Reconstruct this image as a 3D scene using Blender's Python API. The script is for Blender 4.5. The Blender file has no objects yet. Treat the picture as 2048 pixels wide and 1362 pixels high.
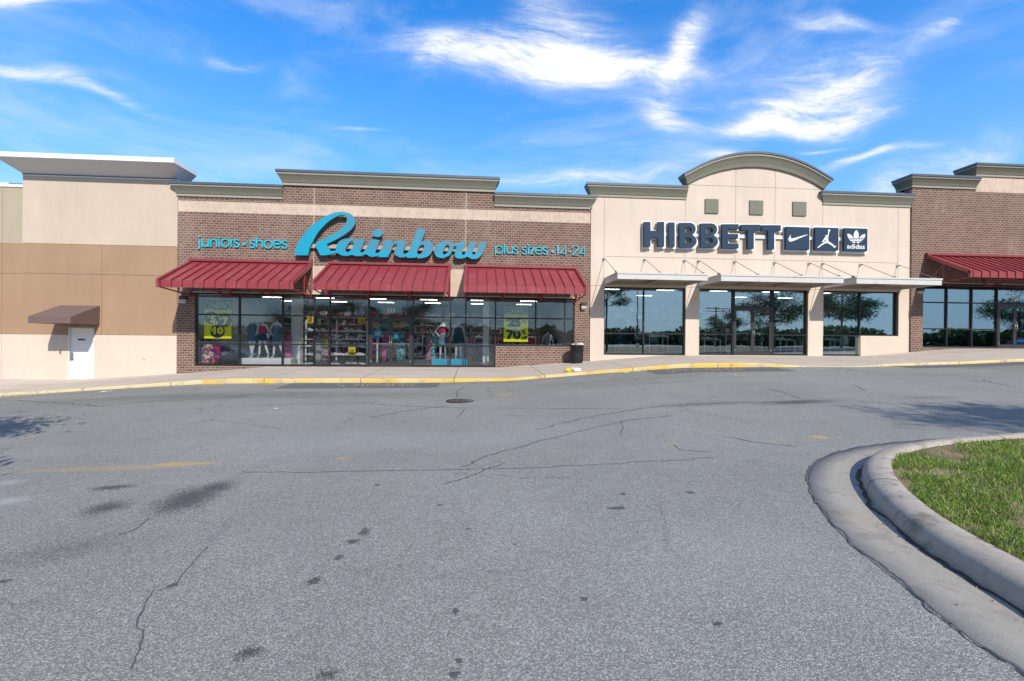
import bpy, bmesh, math, random
import numpy as np
from mathutils import Matrix, Vector
R_ = math.radians
rnd = random.Random(7)
S = bpy.context.scene
COL = S.collection

# ------------------------------------------------------------------ camera
F = 932.0; EYE = 1.6; D = 20.3
def basis(yaw, pitch, roll):
    cy, sy = math.cos(yaw), math.sin(yaw)
    fw = np.array([-sy, cy, 0.]); r = np.array([cy, sy, 0.]); u = np.array([0, 0, 1.])
    cp, sp = math.cos(pitch), math.sin(pitch)
    fw, u = fw*cp + u*sp, u*cp - fw*sp
    cr, sr = math.cos(roll), math.sin(roll)
    return r*cr + u*sr, u*cr - r*sr, fw
cr_, cu_, cf_ = basis(R_(-4.53), R_(-.1), R_(.51))
cam = bpy.data.objects.new('camera', bpy.data.cameras.new('camera')); COL.objects.link(cam)
cam.data.sensor_width = 36; cam.data.lens = F/2048*36
cam.data.clip_end = 3000; cam.data.clip_start = .05
cam.matrix_world = Matrix(((cr_[0], cu_[0], -cf_[0], 0), (cr_[1], cu_[1], -cf_[1], 0), (cr_[2], cu_[2], -cf_[2], EYE), (0, 0, 0, 1)))
S.camera = cam

# ------------------------------------------------------------------ world, sun, exposure
SUN = Vector((-.45, 1.35, -1.065)).normalized()
w = bpy.data.worlds.new('World'); S.world = w; w.use_nodes = True
nt = w.node_tree; nt.nodes.clear()
def N(nt, t, **k):
    n = nt.nodes.new(t)
    for a, b in k.items(): setattr(n, a, b)
    return n
class G:
    """small node-graph helper"""
    def __init__(s, nt): s.nt = nt
    def put(s, sock, v):
        if v is None: return
        if hasattr(v, 'is_linked') or isinstance(v, bpy.types.NodeSocket): s.nt.links.new(v, sock)
        else:
            try: sock.default_value = v
            except Exception: sock.default_value = (v[0], v[1], v[2])
    def m(s, op, a, b=None, c=None, clamp=False):
        n = s.nt.nodes.new('ShaderNodeMath'); n.operation = op; n.use_clamp = clamp
        s.put(n.inputs[0], a); s.put(n.inputs[1], b); s.put(n.inputs[2], c)
        return n.outputs[0]
    def v(s, op, a, b=None, sc=None):
        n = s.nt.nodes.new('ShaderNodeVectorMath'); n.operation = op
        s.put(n.inputs[0], a); s.put(n.inputs[1], b)
        if sc is not None: s.put(n.inputs['Scale'], sc)
        return n.outputs['Value'] if op in ('LENGTH', 'DOT_PRODUCT') else n.outputs[0]
    def mix(s, f, a, b, mode='MIX'):
        n = s.nt.nodes.new('ShaderNodeMix'); n.data_type = 'RGBA'; n.blend_type = mode
        s.put(n.inputs[0], f); s.put(n.inputs[6], a); s.put(n.inputs[7], b)
        return n.outputs[2]
    def noise(s, vec, scale, detail=3, rough=.55, dist=0, color=False):
        n = s.nt.nodes.new('ShaderNodeTexNoise'); s.put(n.inputs['Vector'], vec)
        n.inputs['Scale'].default_value = scale; n.inputs['Detail'].default_value = detail
        n.inputs['Roughness'].default_value = rough; n.inputs['Distortion'].default_value = dist
        return n.outputs['Color'] if color else n.outputs['Fac']
    def sep(s, vec):
        n = s.nt.nodes.new('ShaderNodeSeparateXYZ'); s.put(n.inputs[0], vec); return n.outputs
    def comb(s, x, y, z):
        n = s.nt.nodes.new('ShaderNodeCombineXYZ')
        for i, q in enumerate((x, y, z)): s.put(n.inputs[i], q)
        return n.outputs[0]
    def ss(s, x, lo, hi, a=0., b=1.):
        n = s.nt.nodes.new('ShaderNodeMapRange'); n.interpolation_type = 'SMOOTHSTEP'
        s.put(n.inputs[0], x); s.put(n.inputs[1], lo); s.put(n.inputs[2], hi); s.put(n.inputs[3], a); s.put(n.inputs[4], b)
        return n.outputs[0]
g = G(nt)
sky = N(nt, 'ShaderNodeTexSky', sky_type='NISHITA')
sky.sun_disc = False; sky.sun_elevation = math.asin(-SUN.z)
sky.sun_rotation = math.atan2(-SUN.x, -SUN.y)
sky.altitude = 100; sky.air_density = 1.0; sky.dust_density = .25; sky.ozone_density = 2.0
tc = N(nt, 'ShaderNodeTexCoord')
dirv = tc.outputs['Generated']
sx, sy_, sz = g.sep(dirv)
front = g.ss(sy_, .05, .2)
yy = g.m('MAXIMUM', sy_, .05)
cu = g.m('DIVIDE', sx, yy); cv = g.m('DIVIDE', sz, yy)
pc = g.comb(cu, cv, 0.)
warp = g.noise(g.v('MULTIPLY', pc, (.8, 1.3, 1.)), 3.0, 2, .5, color=True)
pcw = g.v('ADD', pc, g.v('SCALE', g.v('SUBTRACT', warp, (.5, .5, .5)), sc=.2))
wx, wy, _ = g.sep(pcw)
def cl(px, py, rx, ry, ang, st):
    # a cloud bank given by its direction (tan azimuth, tan elevation), half sizes, tilt and strength
    cx, cy = (px-950)/932., (684-py)/932.; rx /= 932.; ry /= 932.
    a = R_(ang); c, s_ = math.cos(a), math.sin(a)
    dx = g.m('SUBTRACT', wx, cx); dy = g.m('SUBTRACT', wy, cy)
    p = g.m('ADD', g.m('MULTIPLY', dx, c/rx), g.m('MULTIPLY', dy, s_/rx))
    q = g.m('ADD', g.m('MULTIPLY', dx, -s_/ry), g.m('MULTIPLY', dy, c/ry))
    r2 = g.m('ADD', g.m('MULTIPLY', p, p), g.m('MULTIPLY', q, q))
    return g.m('MULTIPLY', g.m('EXPONENT', g.m('MULTIPLY', r2, -1.)), st)
CL = [(980, 120, 200, 46, 4, 1.2), (1130, 55, 110, 90, -32, .85), (1260, 126, 190, 28, 3, 1.0), (1385, 60, 36, 95, -22, 1.3), (1330, 218, 48, 34, -25, .95),
      (1660, 150, 210, 30, 24, .95), (1600, 210, 170, 24, 6, 1.1), (1745, 185, 100, 48, 10, .85), (1650, 95, 130, 40, 12, .6), (1815, 283, 110, 13, 11, 1.05), (1460, 295, 70, 13, 8, .75),
      (1180, 345, 240, 22, 6, .8), (60, 30, 210, 34, 5, 1.5), (110, 182, 120, 14, -16, .8), (215, 213, 100, 12, -16, .6), (495, 137, 60, 9, 2, .5), (300, 125, 260, 30, -4, .22),
      (710, 271, 55, 5, 1, .6), (1700, 5, 110, 16, -5, .8), (1940, 10, 60, 24, 22, .75), (1950, 325, 200, 46, 20, .8), (850, 150, 60, 34, 50, .45),
      (1700, 255, 60, 5, 3, .5), (330, 262, 70, 8, -22, .35), (1400, 180, 190, 14, 4, .4), (1750, 380, 120, 18, 5, .5)]
M = None
for c in CL:
    q = cl(*c); M = q if M is None else g.m('ADD', M, q)
cx2 = g.v('MULTIPLY', pcw, (1.6, 7.0, 1.0))
st1 = g.noise(cx2, 2.6, 8, .66, .25)
st2 = g.noise(g.v('MULTIPLY', pcw, (4., 15., 1.)), 3.0, 6, .68, .2)
st3 = g.noise(g.v('MULTIPLY', pcw, (14., 48., 1.)), 3.0, 5, .7, .2)
tex = g.m('ADD', g.m('MULTIPLY', st1, .55), g.m('ADD', g.m('MULTIPLY', st2, .28), g.m('MULTIPLY', st3, .17)))
dens = g.m('MULTIPLY', M, g.m('ADD', .30, g.m('MULTIPLY', g.m('SUBTRACT', tex, .36), 5.0)))
veil = g.m('MULTIPLY', g.ss(g.noise(g.v('MULTIPLY', dirv, (1.5, 1.5, 5.)), 1.6, 6, .6, .5), .42, .75), .34)
dens = g.m('ADD', g.m('MULTIPLY', g.ss(dens, .0, 1.7), front), g.m('MULTIPLY', veil, g.ss(sz, .0, .12)), clamp=True)
hs = N(nt, 'ShaderNodeHueSaturation'); nt.links.new(sky.outputs[0], hs.inputs['Color'])
hs.inputs['Saturation'].default_value = 1.42; hs.inputs['Hue'].default_value = .506; hs.inputs['Value'].default_value = 2.9
back = g.mix(1., sky.outputs[0], (1.2, 1.32, 1.6, 1), 'MULTIPLY')
back = g.mix(g.ss(sz, .0, .45, .9, 0.), back, (4.9, 6.8, 8.4, 1))
skyc = g.mix(front, back, g.mix(g.ss(sz, .12, .6, .55, .05), hs.outputs[0], (2.8, 5.7, 12.5, 1)))
cloudc = g.mix(dens, skyc, (10.5, 10.7, 11.0, 1))
bg = N(nt, 'ShaderNodeBackground'); nt.links.new(cloudc, bg.inputs[0]); bg.inputs[1].default_value = .085
wo = N(nt, 'ShaderNodeOutputWorld'); nt.links.new(bg.outputs[0], wo.inputs[0])

sun = bpy.data.objects.new('sun', bpy.data.lights.new('sun', 'SUN')); COL.objects.link(sun)
sun.data.energy = 4.2; sun.data.angle = R_(.55); sun.data.color = (1, .93, .82)
sun.rotation_euler = SUN.to_track_quat('-Z', 'Y').to_euler()
sun.location = (10, -30, 40)
S.view_settings.view_transform = 'Standard'; S.view_settings.look = 'None'
S.view_settings.exposure = .2; S.view_settings.gamma = 1
S.render.engine = 'CYCLES'
S.cycles.max_bounces = 8; S.cycles.transparent_max_bounces = 24; S.cycles.glossy_bounces = 4
S.cycles.caustics_reflective = False; S.cycles.caustics_refractive = False; S.cycles.sample_clamp_indirect = 6

# ------------------------------------------------------------------ pixel -> point on a plane of the place (used to read sizes off the photograph)
def ray(x, y): return cr_*(x-1024)/F + cu_*(681-y)/F + cf_
def W(x, y, Y=D):
    d = ray(x, y); t = Y/d[1]; return d[0]*t, EYE + d[2]*t
def lerp_tab(tab, x):
    if x <= tab[0][0]: return tab[0][1]
    for a, b in zip(tab, tab[1:]):
        if x <= b[0]: return a[1] + (b[1]-a[1])*(x-a[0])/(b[0]-a[0])
    return tab[-1][1]
KY = [(-40, 17.9), (-17.2, 17.35), (-13.4, 16.76), (-8.9, 16.03), (-8, 15.9), (60, 15.9)]
KZB = [(-40, -.95), (-17.23, -.56), (-15, -.40), (-13.35, -.264), (-10.93, -.085), (-8.9, .055), (-7.97, .09), (-5, .11), (-1.67, .115), (1.2, .19), (4.34, .455), (5.01, .50), (7.28, .66), (8.63, .675), (10.06, .695), (11.48, .708), (12, .711), (13.85, .718), (15.1, .75), (18.06, .84), (20.5, .95), (30, 1.2), (60, 1.5)]
KZT = [(-40, -.86), (-17.23, -.46), (-15, -.30), (-13.35, -.175), (-10.93, .022), (-8.9, .19), (-7.97, .245), (-5, .255), (-1.67, .262), (1.2, .275), (4.34, .56), (5.01, .61), (7.28, .80), (8.63, .845), (10.06, .85), (11.48, .77), (12, .729), (13.85, .735), (15.1, .84), (18.06, .94), (20.5, 1.06), (30, 1.3), (60, 1.6)]
WB = [(-40, -.5), (-19, -.175), (-16, -.174), (-12.26, .083), (-11.67, .112), (-9.78, .274), (-8.98, .355), (-8.6, .385), (1.0, .385), (1.97, .452), (5.08, .691), (8.3, .95), (8.6, .965), (17.8, .985), (20.33, 1.196), (20.98, 1.264), (22.5, 1.365), (26.2, 1.375), (60, 1.4)]
def zroad(X, Y):
    t = min(1, max(0, Y/lerp_tab(KY, X)))**1.6
    a = .03*max(-30, min(30, X))
    if Y < -12: a *= max(0, 1-(-12-Y)/60.)
    return a*(1-t) + lerp_tab(KZB, X)*t
def Gp(x, y, dz=0):
    d = ray(x, y); t = 3.
    for i in range(80):
        z = zroad(d[0]*t, d[1]*t)+dz
        t = .5*t + .5*(z-EYE)/d[2]
    return d[0]*t, d[1]*t, z

# ------------------------------------------------------------------ materials
MATS = {}
def newmat(name):
    m = bpy.data.materials.new(name); m.use_nodes = True; m.node_tree.nodes.clear()
    nt = m.node_tree; b = nt.nodes.new('ShaderNodeBsdfPrincipled'); o = nt.nodes.new('ShaderNodeOutputMaterial')
    nt.links.new(b.outputs[0], o.inputs[0]); MATS[name] = m
    return m, G(nt), b, o
def bump(g, b, h, s=.3, d=.01):
    n = g.nt.nodes.new('ShaderNodeBump'); n.inputs['Strength'].default_value = s; n.inputs['Distance'].default_value = d
    g.put(n.inputs['Height'], h); g.nt.links.new(n.outputs[0], b.inputs['Normal'])
def pos(g): return g.nt.nodes.new('ShaderNodeNewGeometry').outputs['Position']
def obc(g): return g.nt.nodes.new('ShaderNodeTexCoord').outputs['Object']
def simple(name, col, rough=.6, var=.12, scale=3., metal=0, bs=0, bscale=60, spec=.5, wear=None):
    m, g, b, o = newmat(name); p = obc(g)
    n1 = g.noise(p, scale, 4); n2 = g.noise(p, scale*9, 3)
    k = g.m('ADD', 1-var, g.m('MULTIPLY', g.m('ADD', n1, n2), var))
    c = g.mix(1., (*col, 1), g.comb(k, k, k), 'MULTIPLY')
    if wear: c = g.mix(g.m('MULTIPLY', g.ss(g.noise(p, wear[1], 6, .7), .52, .72), wear[2]), c, (*wear[0], 1))
    g.put(b.inputs['Base Color'], c); b.inputs['Roughness'].default_value = rough
    b.inputs['Metallic'].default_value = metal; b.inputs['Specular IOR Level'].default_value = spec
    if bs: bump(g, b, g.noise(p, bscale, 4), bs, .004)
    return m
def stucco(name, col, stain=.16, rough=.9):
    m, g, b, o = newmat(name); p = pos(g)
    x, y, z = g.sep(p)
    n1 = g.noise(p, .45, 4, .6); n2 = g.noise(g.comb(g.m('MULTIPLY', x, 1.), y, g.m('MULTIPLY', z, .25)), 2.2, 5, .65)
    n3 = g.noise(p, 30, 3)
    k = g.m('ADD', 1-stain*1.5, g.m('MULTIPLY', g.m('ADD', g.m('ADD', n1, n2), g.m('MULTIPLY', n3, .6)), stain*1.15))
    c = g.mix(1., (*col, 1), g.comb(k, k, k), 'MULTIPLY')
    c = g.mix(g.m('MULTIPLY', g.ss(g.noise(p, .8, 4), .45, .7), .25), c, (col[0]*.98, col[1]*.9, col[2]*.86, 1))
    g.put(b.inputs['Base Color'], c); b.inputs['Roughness'].default_value = rough; b.inputs['Specular IOR Level'].default_value = .2
    bump(g, b, g.noise(p, 160, 3), .25, .004)
    return m
def brickmat(name, bands, piers=(), brick=((.122, .070, .053), (.185, .113, .088)), mort=(.42, .335, .285)):
    """brick with tan soldier bands: bands = z ranges, piers = (x0, x1, z0, z1)"""
    m, g, b, o = newmat(name); p = pos(g); x, y, z = g.sep(p)
    xx = g.m('ADD', x, y)
    def tex(vec, bw, rh, c1, c2, mo, ms, off=.5):
        t = g.nt.nodes.new('ShaderNodeTexBrick'); g.put(t.inputs['Vector'], vec)
        t.inputs['Scale'].default_value = 1; t.inputs['Brick Width'].default_value = bw; t.inputs['Row Height'].default_value = rh
        t.inputs['Mortar Size'].default_value = ms; t.inputs['Mortar Smooth'].default_value = .25; t.inputs['Bias'].default_value = 0
        t.inputs['Color1'].default_value = (*c1, 1); t.inputs['Color2'].default_value = (*c2, 1); t.inputs['Mortar'].default_value = (*mo, 1)
        t.offset = off; t.squash = 1
        return t
    t1 = tex(g.comb(xx, g.m('ADD', z, .0275), 0.), .2032, .10160, brick[0], brick[1], mort, .0085)
    t2 = tex(g.comb(xx, z, 0.), .1016, .2032, (.49, .385, .31), (.58, .46, .375), (.64, .53, .44), .004, 0.)
    sel = None
    for z0, z1 in bands:
        q = g.m('MULTIPLY', g.m('GREATER_THAN', z, z0), g.m('LESS_THAN', z, z1)); sel = q if sel is None else g.m('ADD', sel, q)
    for x0, x1, z0, z1 in piers:
        q = g.m('MULTIPLY', g.m('MULTIPLY', g.m('GREATER_THAN', x, x0), g.m('LESS_THAN', x, x1)), g.m('MULTIPLY', g.m('GREATER_THAN', z, z0), g.m('LESS_THAN', z, z1)))
        sel = q if sel is None else g.m('ADD', sel, q)
    c = t1.outputs[0]
    if sel is not None: c = g.mix(sel, c, t2.outputs[0])
    for xj in (-6.83, -.44, 27.5):
        c = g.mix(g.m('LESS_THAN', g.m('ABSOLUTE', g.m('SUBTRACT', x, xj)), .009), c, (.66, .57, .5, 1))
    n = g.noise(p, .7, 5, .65); n2 = g.noise(p, 40, 3)
    k = g.m('ADD', .68, g.m('ADD', g.m('MULTIPLY', n, .42), g.m('MULTIPLY', n2, .25)))
    c = g.mix(1., c, g.comb(k, k, k), 'MULTIPLY')
    c = g.mix(g.m('MULTIPLY', g.ss(g.noise(g.comb(x, y, g.m('MULTIPLY', z, .3)), 1.3, 6, .7), .5, .8), .22), c, (.55, .5, .47, 1))
    g.put(b.inputs['Base Color'], c); b.inputs['Roughness'].default_value = .88; b.inputs['Specular IOR Level'].default_value = .25
    bump(g, b, g.m('ADD', g.m('MULTIPLY', t1.outputs['Fac'], -1.), g.m('MULTIPLY', n2, .3)), .5, .006)
    return m
brickmat('brick_a', [(6.79, 7.235)], [(-6.86, -6.17, 3.45, 4.64), (-1.08, -.44, 3.45, 4.62)])
brickmat('brick_b', [])
stucco('cream', (.62, .53, .45), .2); stucco('greige', (.55, .465, .375), .2); stucco('olive', (.42, .365, .275), .14)
stucco('brown', (.36, .243, .158), .2); stucco('pinkbase', (.64, .54, .455), .2)
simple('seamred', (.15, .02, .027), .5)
stucco('greygreen', (.20, .20, .16), .14); stucco('greylight', (.34, .335, .28), .1); stucco('cornicegrey', (.64, .66, .69), .08)  # cornice coves share the band's colour; their darker tone is painted shade
simple('coping', (.075, .10, .13), .45, .1, 2., 0); simple('whitecoping', (.82, .84, .87), .4, .05)
simple('seam', (.09, .08, .07), .8, .1)
simple('frame', (.022, .023, .026), .4, .15, 4, .3); simple('frameb', (.05, .05, .055), .4, .15, 4, .4)
simple('reveal', (.30, .26, .2), .6); simple('flash', (.50, .45, .39), .5, .1, 4)
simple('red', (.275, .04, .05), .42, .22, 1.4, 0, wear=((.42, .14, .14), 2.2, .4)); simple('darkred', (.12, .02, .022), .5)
simple('canopy', (.56, .55, .53), .5, .1, 2., wear=((.35, .33, .3), 3, .5)); simple('soffit', (.36, .31, .25), .7, .12); simple('steel', (.26, .25, .23), .45, .1, 5, .5)
simple('navy', (.012, .036, .075), .6, .12, 2., spec=.3); simple('white', (.8, .81, .82), .5, .05); simple('offwhite', (.66, .66, .64), .55, .08)
simple('doorwhite', (.78, .79, .78), .45, .05); simple('blackmetal', (.012, .012, .013), .5); simple('binblack', (.014, .016, .019), .55, .3, 6, bs=.2)
simple('brownfabric', (.155, .105, .095), .85, .1, 3, bs=.3, bscale=400); simple('silver', (.45, .45, .45), .35, .1, 5, .9)
simple('glasslens', (.42, .43, .38), .3); simple('bronze', (.05, .045, .04), .5, .1, 4, .5)
m, g, b, o = newmat('cyan')
p = pos(g); x, y, z = g.sep(p)
n = g.noise(p, 1.3, 6, .7); ml = g.ss(g.m('ADD', n, g.m('MULTIPLY', g.ss(z, 4.9, 5.5), .22)), .52, .78)
ml = g.m('MULTIPLY', ml, g.ss(x, -6.6, -4.6))
g.put(b.inputs['Base Color'], g.mix(g.m('MULTIPLY', ml, .75), (.0, .31, .47, 1), (.075, .19, .27, 1))); b.inputs['Roughness'].default_value = .45
simple('verge', (.07, .13, .03), .95, .4, 2, bs=.6, bscale=20)
simple('racetan', (.42, .33, .27), .7)
brickmat('tanband', [(-50, 50)])
simple('cyanlight', (.01, .46, .60), .45, .1); simple('deepblue', (.0, .055, .13), .5)
simple('floor_int', (.16, .16, .165), .35, .15); simple('wall_int', (.30, .31, .31), .8, .1); simple('dark_int', (.045, .045, .05), .8)
simple('ceil_int', (.55, .56, .55), .9); simple('column', (.75, .78, .78), .5)
def emis(name, col, st):
    m = bpy.data.materials.new(name); m.use_nodes = True; m.node_tree.nodes.clear(); nt = m.node_tree
    e = nt.nodes.new('ShaderNodeEmission'); e.inputs[0].default_value = (*col, 1); e.inputs[1].default_value = st
    o = nt.nodes.new('ShaderNodeOutputMaterial'); nt.links.new(e.outputs[0], o.inputs[0]); MATS[name] = m
emis('lamp', (1, .97, .9), 10.0)
def glass(name, fac, tint, refl=(.80, .93, 1.0)):
    m = bpy.data.materials.new(name); m.use_nodes = True; m.node_tree.nodes.clear(); nt = m.node_tree; g = G(nt)
    t = nt.nodes.new('ShaderNodeBsdfTransparent'); t.inputs[0].default_value = (*tint, 1)
    gl = nt.nodes.new('ShaderNodeBsdfGlossy'); gl.inputs['Roughness'].default_value = 0.0; gl.inputs['Color'].default_value = (*refl, 1)
    bn = nt.nodes.new('ShaderNodeBump'); bn.inputs['Strength'].default_value = .05; bn.inputs['Distance'].default_value = .02
    g.put(bn.inputs['Height'], g.noise(pos(g), 1.1, 2)); nt.links.new(bn.outputs[0], gl.inputs['Normal'])
    fr = nt.nodes.new('ShaderNodeLayerWeight'); fr.inputs[0].default_value = .35
    f = g.m('ADD', fac, g.m('MULTIPLY', fr.outputs['Fresnel'], .5), clamp=True)
    mx = nt.nodes.new('ShaderNodeMixShader'); g.put(mx.inputs[0], f); nt.links.new(t.outputs[0], mx.inputs[1]); nt.links.new(gl.outputs[0], mx.inputs[2])
    o = nt.nodes.new('ShaderNodeOutputMaterial'); nt.links.new(mx.outputs[0], o.inputs[0]); MATS[name] = m
glass('glass_a', .055, (.98, .99, .99)); glass('glass_b', .28, (.80, .88, .90)); glass('glass_c', .25, (.68, .78, .82))

# ------------------------------------------------------------------ mesh helpers
class MB:
    def __init__(s): s.v = []; s.f = []; s.mi = []; s.m = 0
    def add(s, vs, fs):
        k = len(s.v); s.v += [tuple(q) for q in vs]; s.f += [tuple(k+i for i in f) for f in fs]; s.mi += [s.m]*len(fs); return s
    def box(s, x0, x1, y0, y1, z0, z1):
        return s.add([(x0,y0,z0),(x1,y0,z0),(x1,y1,z0),(x0,y1,z0),(x0,y0,z1),(x1,y0,z1),(x1,y1,z1),(x0,y1,z1)],
                     [(0,3,2,1),(4,5,6,7),(0,1,5,4),(1,2,6,5),(2,3,7,6),(3,0,4,7)])
    def tube(s, pts, rad, n=8, cap=True):
        rad = rad if isinstance(rad, (list, tuple)) else [rad]*len(pts)
        pts = [Vector(p) for p in pts]; rings = []
        up = Vector((0, 0, 1)); k0 = len(s.v)
        for i, p in enumerate(pts):
            t = (pts[min(i+1, len(pts)-1)]-pts[max(i-1, 0)]).normalized()
            a = t.cross(up if abs(t.dot(up)) < .95 else Vector((1, 0, 0))).normalized(); b = t.cross(a)
            for j in range(n):
                an = 2*math.pi*j/n; s.v.append(tuple(p+(a*math.cos(an)+b*math.sin(an))*rad[i]))
        for i in range(len(pts)-1):
            for j in range(n):
                s.f.append((k0+i*n+j, k0+i*n+(j+1) % n, k0+(i+1)*n+(j+1) % n, k0+(i+1)*n+j)); s.mi.append(s.m)
        if cap:
            s.f.append(tuple(k0+j for j in range(n-1, -1, -1))); s.mi.append(s.m)
            s.f.append(tuple(k0+(len(pts)-1)*n+j for j in range(n))); s.mi.append(s.m)
        return s
    def loft(s, rings, cap=True):
        """rings: list of equal-length closed point rings"""
        n = len(rings[0]); k0 = len(s.v)
        for r in rings: s.v += [tuple(q) for q in r]
        for i in range(len(rings)-1):
            for j in range(n):
                s.f.append((k0+i*n+j, k0+i*n+(j+1) % n, k0+(i+1)*n+(j+1) % n, k0+(i+1)*n+j)); s.mi.append(s.m)
        if cap:
            s.f.append(tuple(k0+j for j in range(n-1, -1, -1))); s.mi.append(s.m)
            s.f.append(tuple(k0+(len(rings)-1)*n+j for j in range(n))); s.mi.append(s.m)
        return s
    def lathe(s, prof, n=24, c=(0, 0, 0)):
        return s.loft([[(c[0]+r*math.cos(2*math.pi*j/n), c[1]+r*math.sin(2*math.pi*j/n), c[2]+z) for j in range(n)] for r, z in prof])
    def build(s, name, mat, parent=None, smooth=False, bevel=0):
        me = bpy.data.meshes.new(name); me.from_pydata(s.v, [], s.f)
        for q in (mat if isinstance(mat, (list, tuple)) else [mat]): me.materials.append(MATS[q] if isinstance(q, str) else q)
        if any(s.mi): me.polygons.foreach_set('material_index', s.mi)
        if smooth: me.shade_smooth()
        bm = bmesh.new(); bm.from_mesh(me); bmesh.ops.recalc_face_normals(bm, faces=bm.faces)
        if bevel: bmesh.ops.bevel(bm, geom=[e for e in bm.edges if e.calc_face_angle(0) > .5], offset=bevel, segments=2, affect='EDGES', profile=.5)
        bm.to_mesh(me); bm.free(); me.update()
        o = bpy.data.objects.new(name, me); COL.objects.link(o)
        if parent: o.parent = parent
        return o
def el(cx, cy, z, rx, ry, n=14, rot=0, wob=0):
    out = []
    for j in range(n):
        a = 2*math.pi*j/n; k = 1+wob*math.sin(5*a+z*9)
        x, y = rx*k*math.cos(a), ry*k*math.sin(a)
        out.append((cx+x*math.cos(rot)-y*math.sin(rot), cy+x*math.sin(rot)+y*math.cos(rot), z))
    return out
def thing(name, label, cat, loc=(0, 0, 0), group=None):
    o = bpy.data.objects.new(name, None); COL.objects.link(o); o.location = loc; o.empty_display_size = .2
    o['label'] = label; o['category'] = cat
    if group: o['group'] = group
    return o
def tag(o, label, cat, group=None):
    o['label'] = label; o['category'] = cat
    if group: o['group'] = group
    return o
def struct(o, kind='structure'): o['kind'] = kind; return o
def relocate(root, loc):
    """give an Empty its place without moving children that were built in world space"""
    root.location = loc
    for c in root.children: c.location = -Vector(loc)
def copy_tree(o, parent=None):
    c = o.copy(); COL.objects.link(c); c.parent = parent
    for ch in list(o.children): copy_tree(ch, c)
    return c
def curve_mesh(name, loops, y0, y1, mat, parent=None, yoff=0, bevel=0, smooth_res=0):
    """loops: closed (x, z) outlines, holes by even-odd; solid between planes y0 (front) and y1"""
    cu = bpy.data.curves.new('tmp', 'CURVE'); cu.dimensions = '2D'; cu.fill_mode = 'BOTH'; cu.extrude = abs(y1-y0)/2-bevel; cu.bevel_depth = bevel
    if bevel: cu.offset = -bevel
    for L in loops:
        sp = cu.splines.new('POLY'); sp.points.add(len(L)-1); sp.use_cyclic_u = True
        for i, (x, z) in enumerate(L): sp.points[i].co = (x, z, 0, 1)
    ob = bpy.data.objects.new('tmp', cu); COL.objects.link(ob)
    dg = bpy.context.evaluated_depsgraph_get(); dg.update()
    me = bpy.data.meshes.new_from_object(ob.evaluated_get(dg)); COL.objects.unlink(ob); bpy.data.objects.remove(ob); bpy.data.curves.remove(cu)
    me.name = name
    n = len(me.vertices); co = np.empty(n*3, dtype=np.float32); me.vertices.foreach_get('co', co); co = co.reshape(-1, 3)
    yc = (y0+y1)/2
    co2 = np.stack([co[:, 0], yc-co[:, 2], co[:, 1]], 1).astype(np.float32)
    me.vertices.foreach_set('co', co2.ravel()); me.materials.clear(); me.materials.append(MATS[mat]); me.update()
    o = bpy.data.objects.new(name, me); COL.objects.link(o)
    if parent: o.parent = parent
    return o
def smooth_loop(P, k=5, sharp=48):
    n = len(P); out = []
    def cor(i):
        a = Vector(P[i])-Vector(P[i-1]); b = Vector(P[(i+1) % n])-Vector(P[i])
        if a.length < 1e-9 or b.length < 1e-9: return True
        return math.degrees(a.angle(b)) > sharp
    C = [cor(i) for i in range(n)]
    for i in range(n):
        p0, p1, p2, p3 = [Vector(P[(i+j) % n]) for j in (-1, 0, 1, 2)]
        if C[i]: p0 = p1
        if C[(i+1) % n]: p3 = p2
        for s in range(k):
            t = s/k
            q = .5*((2*p1)+(-p0+p2)*t+(2*p0-5*p1+4*p2-p3)*t*t+(-p0+3*p1-3*p2+p3)*t**3)
            out.append((q.x, q.y))
    return out
def text_mesh(name, body, x0, x1, z0, z1, yf, th, mat, parent=None, fat=0, shear=0):
    cu = bpy.data.curves.new('t', 'FONT'); cu.body = body; cu.size = 1; cu.extrude = .02; cu.offset = fat; cu.shear = shear; cu.resolution_u = 3
    ob = bpy.data.objects.new('t', cu); COL.objects.link(ob)
    dg = bpy.context.evaluated_depsgraph_get(); dg.update()
    me = bpy.data.meshes.new_from_object(ob.evaluated_get(dg)); COL.objects.unlink(ob); bpy.data.objects.remove(ob); bpy.data.curves.remove(cu)
    me.name = name
    n = len(me.vertices); co = np.empty(n*3, dtype=np.float32); me.vertices.foreach_get('co', co); co = co.reshape(-1, 3)
    a = co.min(0); b = co.max(0)
    x = x0+(co[:, 0]-a[0])/(b[0]-a[0])*(x1-x0); z = z0+(co[:, 1]-a[1])/(b[1]-a[1])*(z1-z0); y = yf+(b[2]-co[:, 2])/(b[2]-a[2])*th
    me.vertices.foreach_set('co', np.stack([x, y, z], 1).astype(np.float32).ravel()); me.materials.clear(); me.materials.append(MATS[mat]); me.update()
    o = bpy.data.objects.new(name, me); COL.objects.link(o)
    if parent: o.parent = parent
    return o
def ribbon(mb, pts, wd, yf, th):
    """flat stroke of width wd in the XZ plane, front at yf, thickness th"""
    n = len(pts); L = []; Rr = []
    for i in range(n):
        a = Vector(pts[max(i-1, 0)]); b = Vector(pts[min(i+1, n-1)]); t = (b-a).normalized()
        if 0 < i < n-1:
            t1 = (Vector(pts[i])-a).normalized(); t2 = (b-Vector(pts[i])).normalized(); c = max(.5, t1.dot(t) if t.length else 1)
        else: c = 1
        nn = Vector((-t.y, t.x))*(wd/2/c); p = Vector(pts[i])
        L.append(p+nn); Rr.append(p-nn)
    rings = [[(L[i].x, yf, L[i].y), (Rr[i].x, yf, Rr[i].y), (Rr[i].x, yf+th, Rr[i].y), (L[i].x, yf+th, L[i].y)] for i in range(n)]
    mb.loft(rings)
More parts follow.
